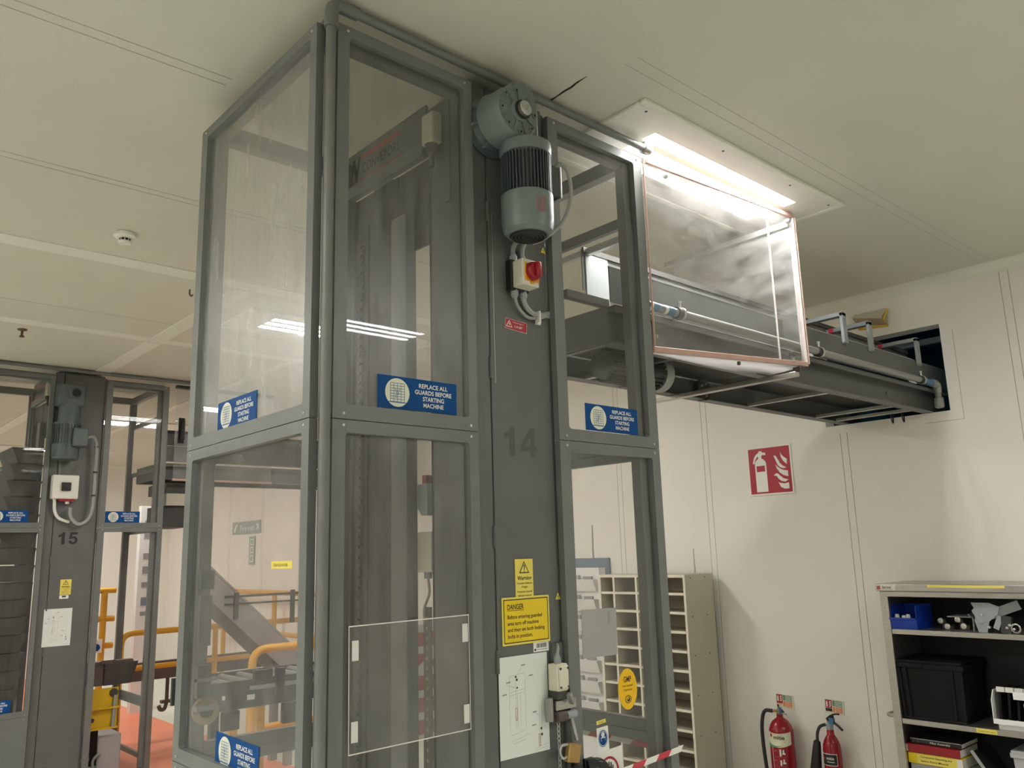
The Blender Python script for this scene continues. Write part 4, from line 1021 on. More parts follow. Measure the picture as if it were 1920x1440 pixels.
# fire extinguishers standing by the wall
def foam_ext():
    t = tag(empty('fire_extinguisher', (5.465, 3.350, 0)), 'red fire extinguisher with cream and green label and brass valve', 'extinguisher', 'fire extinguishers by the wall')
    r = .083
    b = mb('ext_red').lathe((0, 0, 0.03), (0, 0, 1), [(.075, 0), (r, .008), (r, .43), (.082, .455), (.072, .49), (.05, .52), (.028, .535), (.022, .54), (.022, .562), (0, .562)], 36).build('cylinder', t)
    mb('black').lathe((0, 0, 0), (0, 0, 1), [(.08, 0), (.086, .004), (.086, .045), (.083, .05)], 36).build('base_ring', t)
    def band(key, z0, z1, a0, a1, name, rr=.0008, curve=None):
        m_ = mb(key); n = 24; vs = []; fs = []
        for i in range(n + 1):
            a = a0 + (a1 - a0) * i / n
            lo, hi = (z0, z1) if curve is None else curve(i / n)
            for z in (lo, hi): vs.append(((r + rr) * math.cos(a), (r + rr) * math.sin(a), z))
        for i in range(n): fs.append((2 * i, 2 * i + 2, 2 * i + 3, 2 * i + 1))
        m_.add(vs, fs)
        return m_
    A0, A1 = R(258), R(125)     # around the side that faces the camera
    lab = band('palecream', .392, .475, A0 - R(360) + R(360), A1, 'label', curve=lambda s: (.405 - .02 * math.sin(s * 3.0), .487 - .012 * math.sin(s * 3.0))).build('label', b)
    band('green', 0, 0, R(125), R(215), 'swoosh', .0014, lambda s: (.402 - .018 * math.sin((.3 + s) * 2.2), .402 - .018 * math.sin((.3 + s) * 2.2) + .026 * (1 - s))).build('green_band', lab)
    L_ = mb('ink')
    vs, fs, x0, x1 = text_mesh('mitie', .02)
    L_.add([((r + .0018) * math.cos(R(172) + ((x - x0) / (x1 - x0)) * R(52)), (r + .0018) * math.sin(R(172) + ((x - x0) / (x1 - x0)) * R(52)), .438 + y * .036) for x, y in vs], fs)
    band_ = [((r + .0018) * math.cos(a), (r + .0018) * math.sin(a), z) for a, z in ((R(150), .452), (R(162), .446), (R(164), .468), (R(152), .475))]
    L_.use('red').add(band_, [(0, 1, 2, 3)])
    L_.use('ink').add([((r + .0018) * math.cos(a), (r + .0018) * math.sin(a), z) for a, z in ((R(180), .423), (R(222), .421), (R(222), .425), (R(180), .427))], [(0, 1, 2, 3)])
    L_.build('lettering', lab, smooth=0)
    pr = mb('padw')
    def patch(a0, a1, z0, z1):
        n = 4
        for i in range(n):
            b0, b1 = R(a0 + (a1 - a0) * i / n), R(a0 + (a1 - a0) * (i + 1) / n)
            pr.add([((r + .001) * math.cos(a), (r + .001) * math.sin(a), z) for a, z in ((b0, z0), (b1, z0), (b1, z1), (b0, z1))], [(0, 1, 2, 3)])
    patch(160, 162.5, .05, .385)
    for i in range(4):
        z = .33 - i * .06
        patch(196, 204, z, z + .045 - .01 * (i % 2)); patch(208, 222, z + .012, z + .022); patch(210, 217, z + .022, z + .042)
        pr.use('print_red'); patch(168, 185, z + .03, z + .035); patch(168, 224, z - .006, z - .004); pr.use('padw')
    patch(166, 178, .10, .135); patch(182, 194, .10, .135)
    pr.build('instructions', b, smooth=0)
    v = mb('brass').lathe((0, 0, .585), (0, 0, 1), [(.02, 0), (.022, .01), (.018, .014), (.016, .04), (.012, .05), (0, .052)], 16).build('valve', t)
    mb('brass').cyl((-.01, .008, .612), (-.03, .035, .612), .009, n=10).build('hose_union', v)
    m_ = mb('ink').bar((-.005, -.004, .635), (-.03, -.05, .612), .012, .006).bar((-.005, 0, .63), (.005, .012, .652), .010, .006).build('squeeze_lever', t)
    mb('label_blue').bar((-.012, -.012, .632), (-.028, -.03, .605), .02, .02).build('safety_tag', t)
    mb('cable').bar((-.01, -.01, .607), (-.035, -.075, .60), .012, .005).build('carry_handle', t)
    mb('rubber').tube(smooth_path([(-.03, .035, .612), (-.045, .09, .605), (-.05, .115, .52), (-.05, .118, .40), (-.05, .108, .25), (-.05, .092, .12)], 8), .0125, 10).use('cable').cyl((-.05, .098, .17), (-.05, .097, .155), .0135, n=12).build('hose', t)
foam_ext()
def co2_ext():
    t = tag(empty('fire_extinguisher', (5.470, 2.985, 0)), 'slim red fire extinguisher with black horn and black label', 'extinguisher', 'fire extinguishers by the wall')
    r = .058
    b = mb('ext_red').lathe((0, 0, 0.01), (0, 0, 1), [(.05, 0), (r, .01), (r, .40), (.055, .43), (.045, .46), (.03, .485), (.024, .495), (.022, .53), (0, .53)], 32).build('cylinder', t)
    def patch(m_, a0, a1, z0, z1, rr):
        n = 10
        for i in range(n):
            b0, b1 = R(a0 + (a1 - a0) * i / n), R(a0 + (a1 - a0) * (i + 1) / n)
            m_.add([((r + rr) * math.cos(a), (r + rr) * math.sin(a), z) for a, z in ((b0, z0), (b1, z0), (b1, z1), (b0, z1))], [(0, 1, 2, 3)])
        return m_
    lab = patch(mb('padw'), 130, 236, .318, .392, .0008); patch(lab.use('ink'), 130, 233, .322, .388, .0014)
    lab = lab.build('label', b)
    vs, fs, x0, x1 = text_mesh('mitie', .02)
    m_ = mb('padw').add([((r + .0022) * math.cos(R(168) + ((x - x0) / (x1 - x0)) * R(46)), (r + .0022) * math.sin(R(168) + ((x - x0) / (x1 - x0)) * R(46)), .356 + y * .026) for x, y in vs], fs)
    patch(m_, 168, 215, .340, .344, .0022); patch(m_.use('red'), 140, 156, .354, .374, .0022); m_.build('lettering', lab, smooth=0)
    pr = mb('padw')
    for i in range(4):
        z = .25 - i * .058
        patch(pr, 196, 216, z + .02, z + .034, .001); patch(pr, 200, 208, z + .004, z + .02, .001)
        patch(pr.use('print_red'), 165, 190, z + .01, z + .014, .001); pr.use('padw')
    pr.build('instructions', b, smooth=0)
    v = mb('gland').lathe((0, 0, .535), (0, 0, 1), [(.024, 0), (.024, .03), (.018, .034), (.016, .05), (0, .05)], 16).build('valve', t)
    m_ = mb('ink').bar((0, .012, .595), (-.012, -.03, .625), .022, .02).tube(smooth_path([(-.01, .0, .605), (-.02, -.035, .632), (-.04, -.075, .645), (-.055, -.10, .648)], 6), .006, 8).build('squeeze_lever', t)
    mb('ink').tube(smooth_path([(-.006, .0, .59), (-.02, -.04, .585), (-.04, -.08, .572), (-.055, -.115, .552)], 6), .008, 8).build('carry_handle', t)
    mb('label_blue').box(-.03, -.042, .572, -.005, -.012, .612).build('safety_tag', t)
    mb('ink').tube(smooth_path([(-.012, .022, .565), (-.03, .055, .55), (-.04, .072, .51), (-.043, .076, .46)], 6), .010, 10).build('swivel_tube', t)
    mb('black').lathe((-.043, .078, .465), (0, .14, -1), [(.012, 0), (.022, .01), (.026, .04), (.042, .255), (.040, .262)], 24).use('padw').lathe((-.043, .1155, .197), (0, .14, -1), [(.040, 0), (.041, .008), (.03, .009)], 24).build('horn', t)
co2_ext()

# ------------------------------------------------------------------ open steel cabinet on the right
t = tag(empty('open_cabinet', (5.1, 1.7, 0)), 'open stainless steel cabinet with crowded shelves against the wall', 'cabinet')
def L(x, y, z): return (x - 5.1, y - 1.7, z)
CY0, CY1 = .85, 2.375
m_ = mb('stainless').box(*L(5.125, CY1 - .02, 0), *L(5.54, CY1, 1.44)).box(*L(5.10, CY1 - .045, 0), *L(5.125, CY1, 1.44)).build('side_panel', t, bevel=0.003)
mb('stainless').box(*L(5.125, CY0, 0), *L(5.54, CY0 + .02, 1.44)).box(*L(5.10, CY0, 0), *L(5.125, CY0 + .045, 1.44)).build('side_panel', t, bevel=0.003)
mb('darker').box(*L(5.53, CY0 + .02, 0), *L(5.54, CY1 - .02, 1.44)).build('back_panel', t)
mb('stainless').box(*L(5.085, CY0 - .015, 1.458), *L(5.545, CY1 + .015, 1.50)).box(*L(5.098, CY0 + .0, 1.425), *L(5.11, CY1, 1.458)).build('top', t, bevel=0.004)
for z in (1.238, .735, .25):
    mb('stainless').box(*L(5.107, CY0 + .046, z - .028), *L(5.112, CY1 - .046, z)).box(*L(5.112, CY0 + .021, z - .005), *L(5.525, CY1 - .021, z)).build('shelf', t, bevel=0.001)
mb('stainless').tube(fillet([L(5.13, 2.372, .742), L(5.13, 2.425, .742), L(5.24, 2.425, .742), L(5.24, 2.372, .742)], .045, 6), .011, 10).build('handle', t)
for z in (1.362, 1.322, .70, .66):
    mb('steel').cyl(L(5.10, CY1 - .02, z), L(5.096, CY1 - .02, z), .005, n=8).build('rivet', t)
s = sign('name_plate', 'white maker plate on the top left corner of the steel cabinet', 'label', 'left', (5.085, 2.385, 1.462), .115, .032, 'whiteb', thick=.0012)
p = mb('print_red').flat([(.004, .004), (.026, .004), (.026, .028), (.004, .028)], .0016); p.build('emblem', s, smooth=0)
mb('ink').text('Spraut', .036, .013, .020, .0016, .055, 'LEFT', .02).use('inkgrey').flat([(.034, .005), (.10, .005), (.10, .008), (.034, .008)], .0016).build('lettering', s, smooth=0)
s = sign('tape_strip', 'long yellow tape strip along the top edge of the steel cabinet', 'tape', 'left', (5.0845, 2.085, 1.482), .41, .014, 'pale_yellow', thick=.001)
s = sign('shelf_label', 'small yellow label on the shelf edge under the black crate', 'label', 'left', (5.106, 1.925, .710), .105, .023, 'pale_yellow', thick=.001)
mb('ink_brown').text('Component parts', .052, .007, .012, .0014, .085, 'CENTER').build('lettering', s, smooth=0)

# blue picking bin with white pieces
t = tag(empty('picking_bin', (5.2, 2.26, 1.2385)), 'small blue picking bin on the top shelf', 'bin')
m_ = mb('binblue')
m_.box(-.085, -.08, 0, .14, .08, .004).box(-.085, -.08, 0, .14, -.076, .135).box(-.085, .076, 0, .14, .08, .135).box(.136, -.08, 0, .14, .08, .135)
m_.hexa([(-.085, -.08, 0), (-.085, .08, 0), (-.081, .08, 0), (-.081, -.08, 0), (-.094, -.08, .055), (-.094, .08, .055), (-.09, .08, .055), (-.09, -.08, .055)]).box(-.10, -.08, .055, -.085, .08, .066)
m_.build('tub', t, bevel=0.002, smooth=0)
for i, (y, z, h) in enumerate(((.045, .03, .055), (.005, .03, .05), (-.02, .035, .055))):
    c = mb('whiteb').lathe((-.055, 0, 0), (0, 0, 1), [(.018, 0), (.018, h * .6), (.010, h), (0, h)], 14).build('plastic_cap', mx=Matrix.Translation((5.2, 2.26 + y, 1.2425 + 0.022 if False else 1.2427)))
    for p_ in c.data.vertices: p_.co.z *= 1.45
    tag(c, ('white plastic cap nearest the cabinet side in the blue bin', 'middle white plastic cap in the blue bin', 'tallest white plastic cap in the blue bin')[i], 'cap', 'white caps in the blue bin')
# metal change parts on the top shelf
t = tag(empty('metal_bracket', (5.25, 2.01, 1.2385)), 'dim metal bracket with knobs beside the blue bin', 'bracket', 'machine parts on the top shelf')
mb('gland').box(-.02, -.10, .0, .12, -.094, .07).box(-.03, -.10, .07, .12, .04, .076).hexa([(-.03, -.16, .01), (.05, -.16, .01), (.05, -.155, .01), (-.03, -.155, .01), (-.03, -.08, .09), (.05, -.08, .09), (.05, -.072, .09), (-.03, -.072, .09)]).build('plate', t)
for y, z in ((.03, .02), (.065, .05), (-.06, .025), (-.03, .06)):
    mb('stainless').lathe((-.05, y, z), (-1, 0, 0), [(.006, -.04), (.006, 0), (.016, .002), (.016, .016), (.008, .02)], 12).use('dark').box(-.012, y - .012, 0, .02, y + .012, z).build('clamp_knob', t)
t = tag(empty('metal_bracket', (5.2, 1.77, 1.2385)), 'bright toothed metal bracket leaning on the top shelf', 'bracket', 'machine parts on the top shelf')
m_ = mb('gland')
pl = [(.115, .16), (.10, .13), (.115, .115), (.10, .085), (.105, .06), (.09, .0), (.045, .0), (.03, .06), (-.02, .10), (-.03, .14), (.02, .16)]
m_.prism(pl, -.05, -.044, lambda u, v, w: (w, u, v)).build('toothed_plate', t)
mb('gland').bar((-.052, .09, .07), (.02, -.11, .15), .03, .05).bar((-.03, .0, .02), (-.03, -.03, .09), .04, .03).build('arm', t)
mb('dark').bar((-.04, -.05, .0), (-.04, -.06, .09), .03, .05).build('block', t)
for y, z in ((.06, .095), (-.06, .03), (-.075, .045), (.03, .03), (-.095, .025)):
    mb('steel').lathe((-.06, y, z), (-1, 0, 0), [(.007, -.01), (.007, .006), (0, .008)], 10).build('bolt', t)
mb('steel').tube([(-.05 + 0, -.10 + .022 * math.cos(a), .028 + .022 * math.sin(a)) for a in [i * math.pi / 8 for i in range(16)]], .005, 8, True).build('ring', t)
# black crate
t = tag(empty('storage_crate', (5.3, 2.155, .7355)), 'large black plastic crate on the middle shelf', 'crate')
m_ = mb('crate')
m_.hexa([(-.17, -.17, 0), (.17, -.17, 0), (.17, .17, 0), (-.17, .17, 0), (-.18, -.185, .29), (.18, -.185, .29), (.18, .185, .29), (-.18, .185, .29)])
m_.box(-.19, -.198, .285, .19, .198, .315)
for y in (-.182, -.13, .13, .165): m_.bar((-.174, y * .95, .01), (-.186, y, .285), .018, .012, (1, 0, 0))
m_.box(-.18, -.178, .0, .18, .178, .018)
m_.build('crate_body', t, bevel=0.004)
mb('crate').box(-.186, -.19, .315, .186, .19, .33).box(-.196, .02, .292, -.18, .09, .31).build('lid', t, bevel=0.003)
# file tray with dividers
t = tag(empty('file_tray', (5.22, 1.72, .7355)), 'pale file tray with tabbed black dividers beside the black crate', 'tray')
mb('lwhite').box(-.10, -.17, .03, .12, .115, .036).box(-.104, -.17, .03, -.10, .115, .056).prism([(-.10, .036), (.12, .036), (.12, .20), (-.06, .20), (-.10, .15)], .112, .116, lambda u, v, w: (u, w, v)).box(-.08, -.16, 0, .1, .10, .03).build('tray_body', t)
for i in range(6):
    y = .085 - i * .045
    o = mb('crate').bar((.0, y, .04), (.01, y - .01, .215), .012, .16, (1, 0, 0)).build('divider', t)
    mb('padw').box(-.085, y - .038, .195, -.07, y + .002, .22).build('tab', o)
mb('lwhite').box(-.108, -.06, .165, -.104, 0.0, .205).build('tab_label', t)
mb('sheet').box(-.09, -.16, .05, -.085, -.04, .145).build('label_card', t)
# binders and manuals on the bottom shelf
def book(name, label, o, size, key, spine=None, txt=(), rz=0, tilt=0):
    W, H, D = size   # along the shelf, up, into the shelf
    m_ = mb(key)
    mx = rot_face('left', o, tilt)
    m_.box(0, 0, -D, W, H, 0)
    b = m_.build(name, mx=mx, bevel=0.003)
    mb('padw').box(.004, .004, -D - .0005, W + .0006, H - .004, -.008).build('pages', b)
    if spine:
        for (a, k_) in spine: mb(k_).flat([(a[0] * W, a[1] * H), (a[2] * W, a[1] * H), (a[2] * W, a[3] * H), (a[0] * W, a[3] * H)], .0008).build('spine_panel', b, smooth=0)
    if txt:
        p = MB()
        for (s_, u, v, sz, wd, k_) in txt: p.use(k_).text(s_, u * W, v * H, sz, .0014, wd, 'LEFT', .01)
        p.build('lettering', b, smooth=0)
    return tag(b, label, 'book', 'manuals stacked on the bottom shelf')
bx0 = 2.335
book('manual', 'lowest white manual of the stack on the bottom shelf', (5.14, bx0 - .01, .2505), (.30, .09, .25), 'white')
book('manual', 'white manual under the yellow manual', (5.14, bx0 - .01, .3415), (.29, .085, .25), 'white')
book('manual', 'grey manual in the middle of the manual stack', (5.14, bx0 - .012, .4275), (.30, .063, .25), 'sheet')
book('manual', 'yellow manual with black title under the red binder', (5.13, bx0 - .005, .4915), (.30, .058, .25), 'yellow',
     [((.17, .05, .9, .95), 'pale_yellow'), ((.90, .05, 1.0, .95), 'padw')],
     [('Component Operating and', .24, .62, .014, .17, 'ink_brown'), ('Spare Parts Manual', .24, .25, .014, .15, 'ink_brown')])
book('ring_binder', 'glossy red ring binder on top of the yellow manual', (5.125, bx0 - .002, .5505), (.295, .046, .26), 'knob_red', [((0, .1, .035, .9), 'steel')])
book('manual', 'black manual with grey edges topmost on the red binder', (5.15, bx0 - .02, .5975), (.28, .028, .24), 'ink', [((0, .85, 1, 1.0), 'inkgrey'), ((.06, .1, .065, .9), 'inkgrey'), ((.15, .1, .155, .9), 'inkgrey')],
     [('Filler Assembly', .40, .25, .016, .11, 'padw')])
t = tag(empty('leaning_folder', (5.2, 1.93, .2505)), 'thin black folder leaning on the manual stack', 'folder')
mb('ink').bar((.08, -.17, .0), (.08, .05, .345), .24, .014, (0, 1, 0)).use('sheet').bar((-.045, -.165, .003), (-.045, .055, .35), .004, .018, (0, 1, 0)).build('cover', t)
t = tag(empty('grey_bin', (5.3, 1.66, .2505)), 'grey plastic bin on the bottom shelf beside the folder', 'bin')
mb('greyplas').hexa([(-.14, -.20, 0), (.16, -.20, 0), (.16, .10, 0), (-.14, .10, 0), (-.15, -.21, .36), (.17, -.21, .36), (.17, .115, .36), (-.15, .115, .36)]).box(-.16, -.22, .345, .18, .125, .37).build('tub', t, bevel=0.003)
mb('greyplas').box(-.158, -.215, .37, .178, .12, .382).build('lid', t, bevel=0.002)

# ------------------------------------------------------------------ pigeonhole cupboard behind the machine
t = tag(empty('pigeonhole_unit', (5.15, 4.25, 0)), 'beige open pigeonhole cupboard against the wall behind the machine', 'shelving')
def L(x, y, z): return (x - 5.15, y - 4.25, z)
PY0, PY1, PT = 3.85, 4.70, 1.55
mb('beige').box(*L(5.155, PY0, 0), *L(5.50, PY0 + .012, PT - .0205)).build('side_panel', t)
mb('beige').box(*L(5.155, PY1 - .012, 0), *L(5.50, PY1, PT - .0205)).build('side_panel', t)
mb('beige').box(*L(5.49, PY0 + .012, 0), *L(5.50, PY1 - .012, PT)).build('back_panel', t)
mb('beige').box(*L(5.15, PY0 - .001, PT - .02), *L(5.50, PY1 + .001, PT)).use('ledge').box(*L(5.146, PY0 - .001, PT - .02), *L(5.15, PY1 + .001, PT)).build('top', t)
zs = [PT - .137 * i for i in range(1, 11)]
for z in zs:
    mb('ledge').box(*L(5.15, PY0 + .02, z - .012), *L(5.154, PY1 - .02, z + .006)).use('beige').box(*L(5.154, PY0 + .012, z - .004), *L(5.49, PY1 - .012, z + .002)).build('shelf', t)
for y in (PY0 + .006, 4.315, 4.545, PY1 - .006):
    mb('ledge').box(*L(5.147, y - .009, 0.04), *L(5.1495, y + .009, PT)).use('beige').box(*L(5.153, y - .004, 0.04), *L(5.49, y + .004, PT - .02)).build('divider', t)
for x in (5.22, 5.40):
    for z in [1.525 - .277 * i for i in range(6)]:
        mb('dark').cyl(L(x, PY0, z), L(x, PY0 - .0015, z), .005, n=8).build('screw', t)
s = sign('tape_strip', 'yellow tape strip on the top edge of the beige pigeonhole cupboard', 'tape', 'left', (5.149, 4.44, 1.534), .18, .012, 'tan', thick=.001)
for i, (y, z0, z1, lab) in enumerate(((3.985, 1.551, 1.74, 'thin metal upright on the near end of the pigeonhole cupboard'), (4.50, 1.551, 1.76, 'thin metal upright on the middle of the pigeonhole cupboard'))):
    m_ = mb('steel').box(5.47, y - .012, z0, 5.474, y + .012, z0 + .004).hexa([(5.468, y - .006, z0), (5.474, y - .006, z0), (5.474, y + .006, z0), (5.468, y + .006, z0), (5.468, y - .002, z1), (5.472, y - .002, z1), (5.472, y + .002, z1), (5.468, y + .002, z1)])
    o = m_.build('metal_upright', smooth=0); tag(o, lab, 'bracket', 'thin metal uprights')
m_ = mb('steel').hexa([(5.552, 5.12, 1.64), (5.56, 5.12, 1.64), (5.56, 5.134, 1.64), (5.552, 5.134, 1.64), (5.552, 5.12, 1.97), (5.56, 5.12, 1.97), (5.56, 5.126, 1.97), (5.552, 5.126, 1.97)])
tag(m_.build('metal_upright', smooth=0), 'thin metal upright on the wall above the blue-grey board', 'bracket', 'thin metal uprights')
t = sign('wall_board', 'blue-grey board on the wall behind the white leaflet rack', 'board', 'left', (5.556, 5.55, .55), .62, 1.13, 'bluegrey', thick=.02)
# leaflet rack
t = tag(empty('leaflet_rack', (5.4, 5.0, 0)), 'white leaflet rack with dark pockets beside the pigeonhole cupboard', 'rack')
mb('lwhite').box(-.03, -.10, 0.03, .05, .30, 1.60).box(-.2, -.1, 0, .1, .3, .03).build('rack_body', t)
for i in range(8):
    z = .25 + i * .165
    p_ = mb('lwhite').hexa([(-.05, -.08, z), (-.03, -.08, z), (-.03, .28, z), (-.05, .28, z), (-.09, -.08, z + .10), (-.03, -.08, z + .10), (-.03, .28, z + .10), (-.09, .28, z + .10)]).build('pocket', t, smooth=0)
    mb('sheet').box(-.075, .10, z + .1, -.05, .26, z + .135).use('inkgrey').box(-.07, -.05, z + .1, -.055, .05, z + .125).build('leaflets', p_, smooth=0)

# ------------------------------------------------------------------ boxes seen through the shaft gap on the column's back
t = tag(empty('control_box', (1.74, 2.38, 1.76)), 'cream cable box seen through the lower front glass', 'box')
mb('cream').box(-.03, -.06, -.068, .05, .035, .068).build('enclosure', t, bevel=0.002)
mb('gland').cyl((0, .0, -.068), (0, .0, -.09), .014, n=10).use('cable').tube(smooth_path([(0, 0, -.09), (.004, .0, -.14), (-.01, .01, -.19), (-.005, .012, -.24)], 5), .005, 6).build('cable', t)
t = tag(empty('control_box', (1.74, 2.385, 1.94)), 'grey junction box with red cap above the cream cable box', 'box')
mb('gland').prism([(-.028, -.03), (-.005, -.055), (.03, -.055), (.03, .055), (-.028, .055)], -.02, .04, lambda u, v, w: (w, -u, v)).build('enclosure', t, bevel=0.002)
mb('knob_red').box(-.012, -.015, .055, .02, .01, .085).build('red_cap', t)
t = tag(empty('perforated_strip', (1.74, 2.385, 1.0)), 'dark perforated strip with pale holes behind the lower front glass', 'strip')
mb('brown').box(-.004, -.02, -.9, .004, .02, .575).build('strip', t)
h = mb('tan')
for i in range(44): h.cyl((-.0045, 0, -.86 + i * .0325), (-.004, 0, -.86 + i * .0325), .0065, n=8)
h.build('hole', t)

t = tag(empty('hazard_board', (2.5, 3.4, 0)), 'red and white striped hazard board behind the gap in the front shaft', 'board')
mb('white').box(-.08, 0, .90, .08, .006, 1.42).build('board_face', t, smooth=0)
hz = mb('tape_red')
for z in (.92, 1.02, 1.12, 1.22, 1.32): hz.box(-.08, -.0015, z, .08, 0, z + .065)
hz.build('red_stripes', t, smooth=0)
mb('white').hexa([(-.08, -.003, 1.20), (-.08, -.002, 1.20), (.08, -.002, 1.30), (.08, -.003, 1.30), (-.08, -.003, 1.23), (-.08, -.002, 1.23), (.08, -.002, 1.33), (.08, -.003, 1.33)]).build('diagonal_band', t, smooth=0)
mb('dark').box(-.02, .006, 0, .02, .04, 1.4).box(-.15, -.1, 0, .15, .2, .02).build('stand', t)

# ------------------------------------------------------------------ things behind the machine, seen through the long side glass
def railing(label, parts_, group='yellow safety railings'):
    t = tag(empty('safety_railing', parts_[0][1][0]), label, 'railing', group)
    o = Vector(parts_[0][1][0])
    for nm, pts, r in parts_:
        mb('rail_y').tube([Vector(p) - o for p in fillet(pts, .12, 6)] if len(pts) > 2 else [Vector(p) - o for p in pts], r, 12).build(nm, t)
    return t
railing('yellow tube railing with bent corner seen through the lower long side glass', [
    ('corner_post', [(2.82, 6.05, 0), (2.82, 6.05, 1.10), (3.75, 6.05, 1.10)], .030), ('mid_rail', [(2.82, 6.05, .78), (2.82, 7.4, .78)], .024),
    ('post', [(3.70, 6.05, 0), (3.70, 6.05, 1.08)], .028), ('post', [(2.82, 7.4, 0), (2.82, 7.4, 1.1)], .026), ('mid_rail', [(2.84, 6.05, .55), (3.70, 6.05, .55)], .022)])
railing('yellow tube railing along the wall behind the inclined conveyor', [
    ('top_rail', [(5.40, 9.4, 1.30), (5.40, 14.3, 1.30)], .034), ('mid_rail', [(5.40, 9.4, .76), (5.40, 14.3, .76)], .030),
    ('post', [(5.40, 9.45, 0), (5.40, 9.45, 1.3)], .034), ('post', [(5.40, 10.95, 0), (5.40, 10.95, 1.3)], .034), ('post', [(5.40, 12.6, 0), (5.40, 12.6, 1.3)], .034), ('post', [(5.40, 14.2, 0), (5.40, 14.2, 1.3)], .034)])
railing('yellow tube railing behind the machine marked 15', [
    ('corner_post', [(2.80, 8.95, 0), (2.80, 8.95, 1.07), (4.9, 8.95, 1.07)], .030), ('mid_rail', [(2.80, 8.95, .73), (4.9, 8.95, .73)], .026), ('post', [(3.75, 8.95, 0), (3.75, 8.95, 1.07)], .028)])
railing('yellow railing seen through the open lower frame of machine 15', [
    ('top_rail', [(2.5, 10.6, 1.45), (3.22, 10.6, 1.45)], .034), ('mid_rail', [(2.5, 10.6, 1.13), (3.22, 10.6, 1.13)], .034), ('mid_rail', [(2.5, 10.6, .83), (3.22, 10.6, .83)], .034), ('post', [(3.10, 10.6, 0), (3.10, 10.6, 1.45)], .036), ('post', [(2.54, 10.6, 0), (2.54, 10.6, 1.45)], .036)])
# inclined belt conveyor
t = tag(empty('inclined_conveyor', (3.2, 7.2, 0)), 'grey inclined belt conveyor behind the long side glass', 'conveyor')
def L(x, y, z): return (x - 3.2, y - 7.2, z)
a0, a1 = (2.86, 1.67), (4.0, .62)
def inc(y0, y1, dz0, dz1, key, nm, u0=0, u1=1):
    p = lambda u: (a0[0] + (a1[0] - a0[0]) * u, a0[1] + (a1[1] - a0[1]) * u)
    (xa, za), (xb, zb) = p(u0), p(u1)
    return mb(key).hexa([L(xa, y0, za + dz0), L(xb, y0, zb + dz0), L(xb, y1, zb + dz0), L(xa, y1, za + dz0), L(xa, y0, za + dz1), L(xb, y0, zb + dz1), L(xb, y1, zb + dz1), L(xa, y1, za + dz1)]).build(nm, t, smooth=0)
inc(7.0, 7.02, -.22, .05, 'belt', 'side_plate'); inc(7.42, 7.44, -.22, .05, 'belt', 'side_plate'); inc(7.02, 7.42, -.03, 0, 'brown', 'belt')
inc(6.995, 7.0, .03, .05, 'steel', 'edge_trim')
for u in (.25, .45, .6, .75, .9): inc(7.03, 7.41, 0, .012, 'sheet', 'cleat', u, u + .015)
mb('belt').box(*L(3.62, 7.05, 0), *L(3.68, 7.11, .82)).build('leg', t); mb('belt').box(*L(3.62, 7.33, 0), *L(3.68, 7.39, .82)).build('leg', t);
mb('dark').box(*L(3.0, 6.99, 1.44), *L(3.75, 7.0, 1.46)).box(*L(3.0, 6.99, 1.38), *L(3.75, 7.0, 1.395)).box(*L(3.08, 6.985, 1.26), *L(3.12, 7.0, 1.48)).box(*L(3.6, 6.985, 1.2), *L(3.64, 7.0, 1.48)).build('guide_frame', t)
# dark low transfer conveyor
t = tag(empty('transfer_conveyor', (2.3, 4.2, 0)), 'dark low roller conveyor crossing behind the lower long side glass', 'conveyor')
def L(x, y, z): return (x - 2.3, y - 4.2, z)
mb('dark').box(*L(1.70, 4.20, 1.02), *L(3.6, 4.22, 1.155)).build('side_plate', t); mb('dark').box(*L(1.70, 4.58, 1.02), *L(3.6, 4.6, 1.155)).build('side_plate', t)
mb('gland').box(*L(1.95, 4.185, 1.105), *L(3.6, 4.2, 1.125)).build('rail', t)
for i in range(18): mb('steel').cyl(L(1.76 + i * .1, 4.22, 1.13), L(1.76 + i * .1, 4.58, 1.13), .022, n=10).build('roller', t)
for x, w, z0, z1 in ((1.96, .10, 1.14, 1.20), (2.08, .05, 1.06, 1.20), (1.80, .09, .93, 1.02), (2.12, .12, .92, 1.02)):
    mb('black').box(*L(x, 4.17, z0), *L(x + w, 4.20, z1)).build('drive_unit', t, bevel=0.005)
mb('white').box(*L(1.93, 4.183, 1.06), *L(1.97, 4.185, 1.085)).box(*L(1.80, 4.183, 1.075), *L(1.815, 4.185, 1.095)).build('label', t)
for x in (1.78, 2.02, 3.4):
    for y in (4.23, 4.55): mb('rail_y' if x == 2.02 else 'dark').box(*L(x - .02, y - .02, 0), *L(x + .02, y + .02, 1.02)).build('leg', t)
# timber wheel leaning inside
t = tag(empty('guide_wheel', (1.150, 2.80, 1.275)), 'tan guide wheel low behind the long side glass', 'wheel')
mb('tan').lathe((0, .01, 0), (0, -1, 0), [(.022, 0), (.042, 0), (.043, .02), (.022, .02)], 28).use('dark').cyl((0, .012, 0), (0, -.012, 0), .022, n=18).build('wheel_disc', t)
t = tag(empty('shaft_bracket', (1.19, 2.79, 1.62)), 'grey clamp brackets on the rear post inside the long side glass', 'bracket')
mb('teal_dark').box(-.084, -.02, .04, -.04, .0, .10).build('clamp', t); mb('grey2').box(-.084, -.02, -.14, -.045, .0, .02).box(-.084, -.025, -.30, -.04, .0, -.2).build('plate', t); mb('gland').box(-.084, -.03, -.25, -.02, .0, -.24).box(-.084, -.03, -.34, -.02, .0, -.325).build('strip', t)
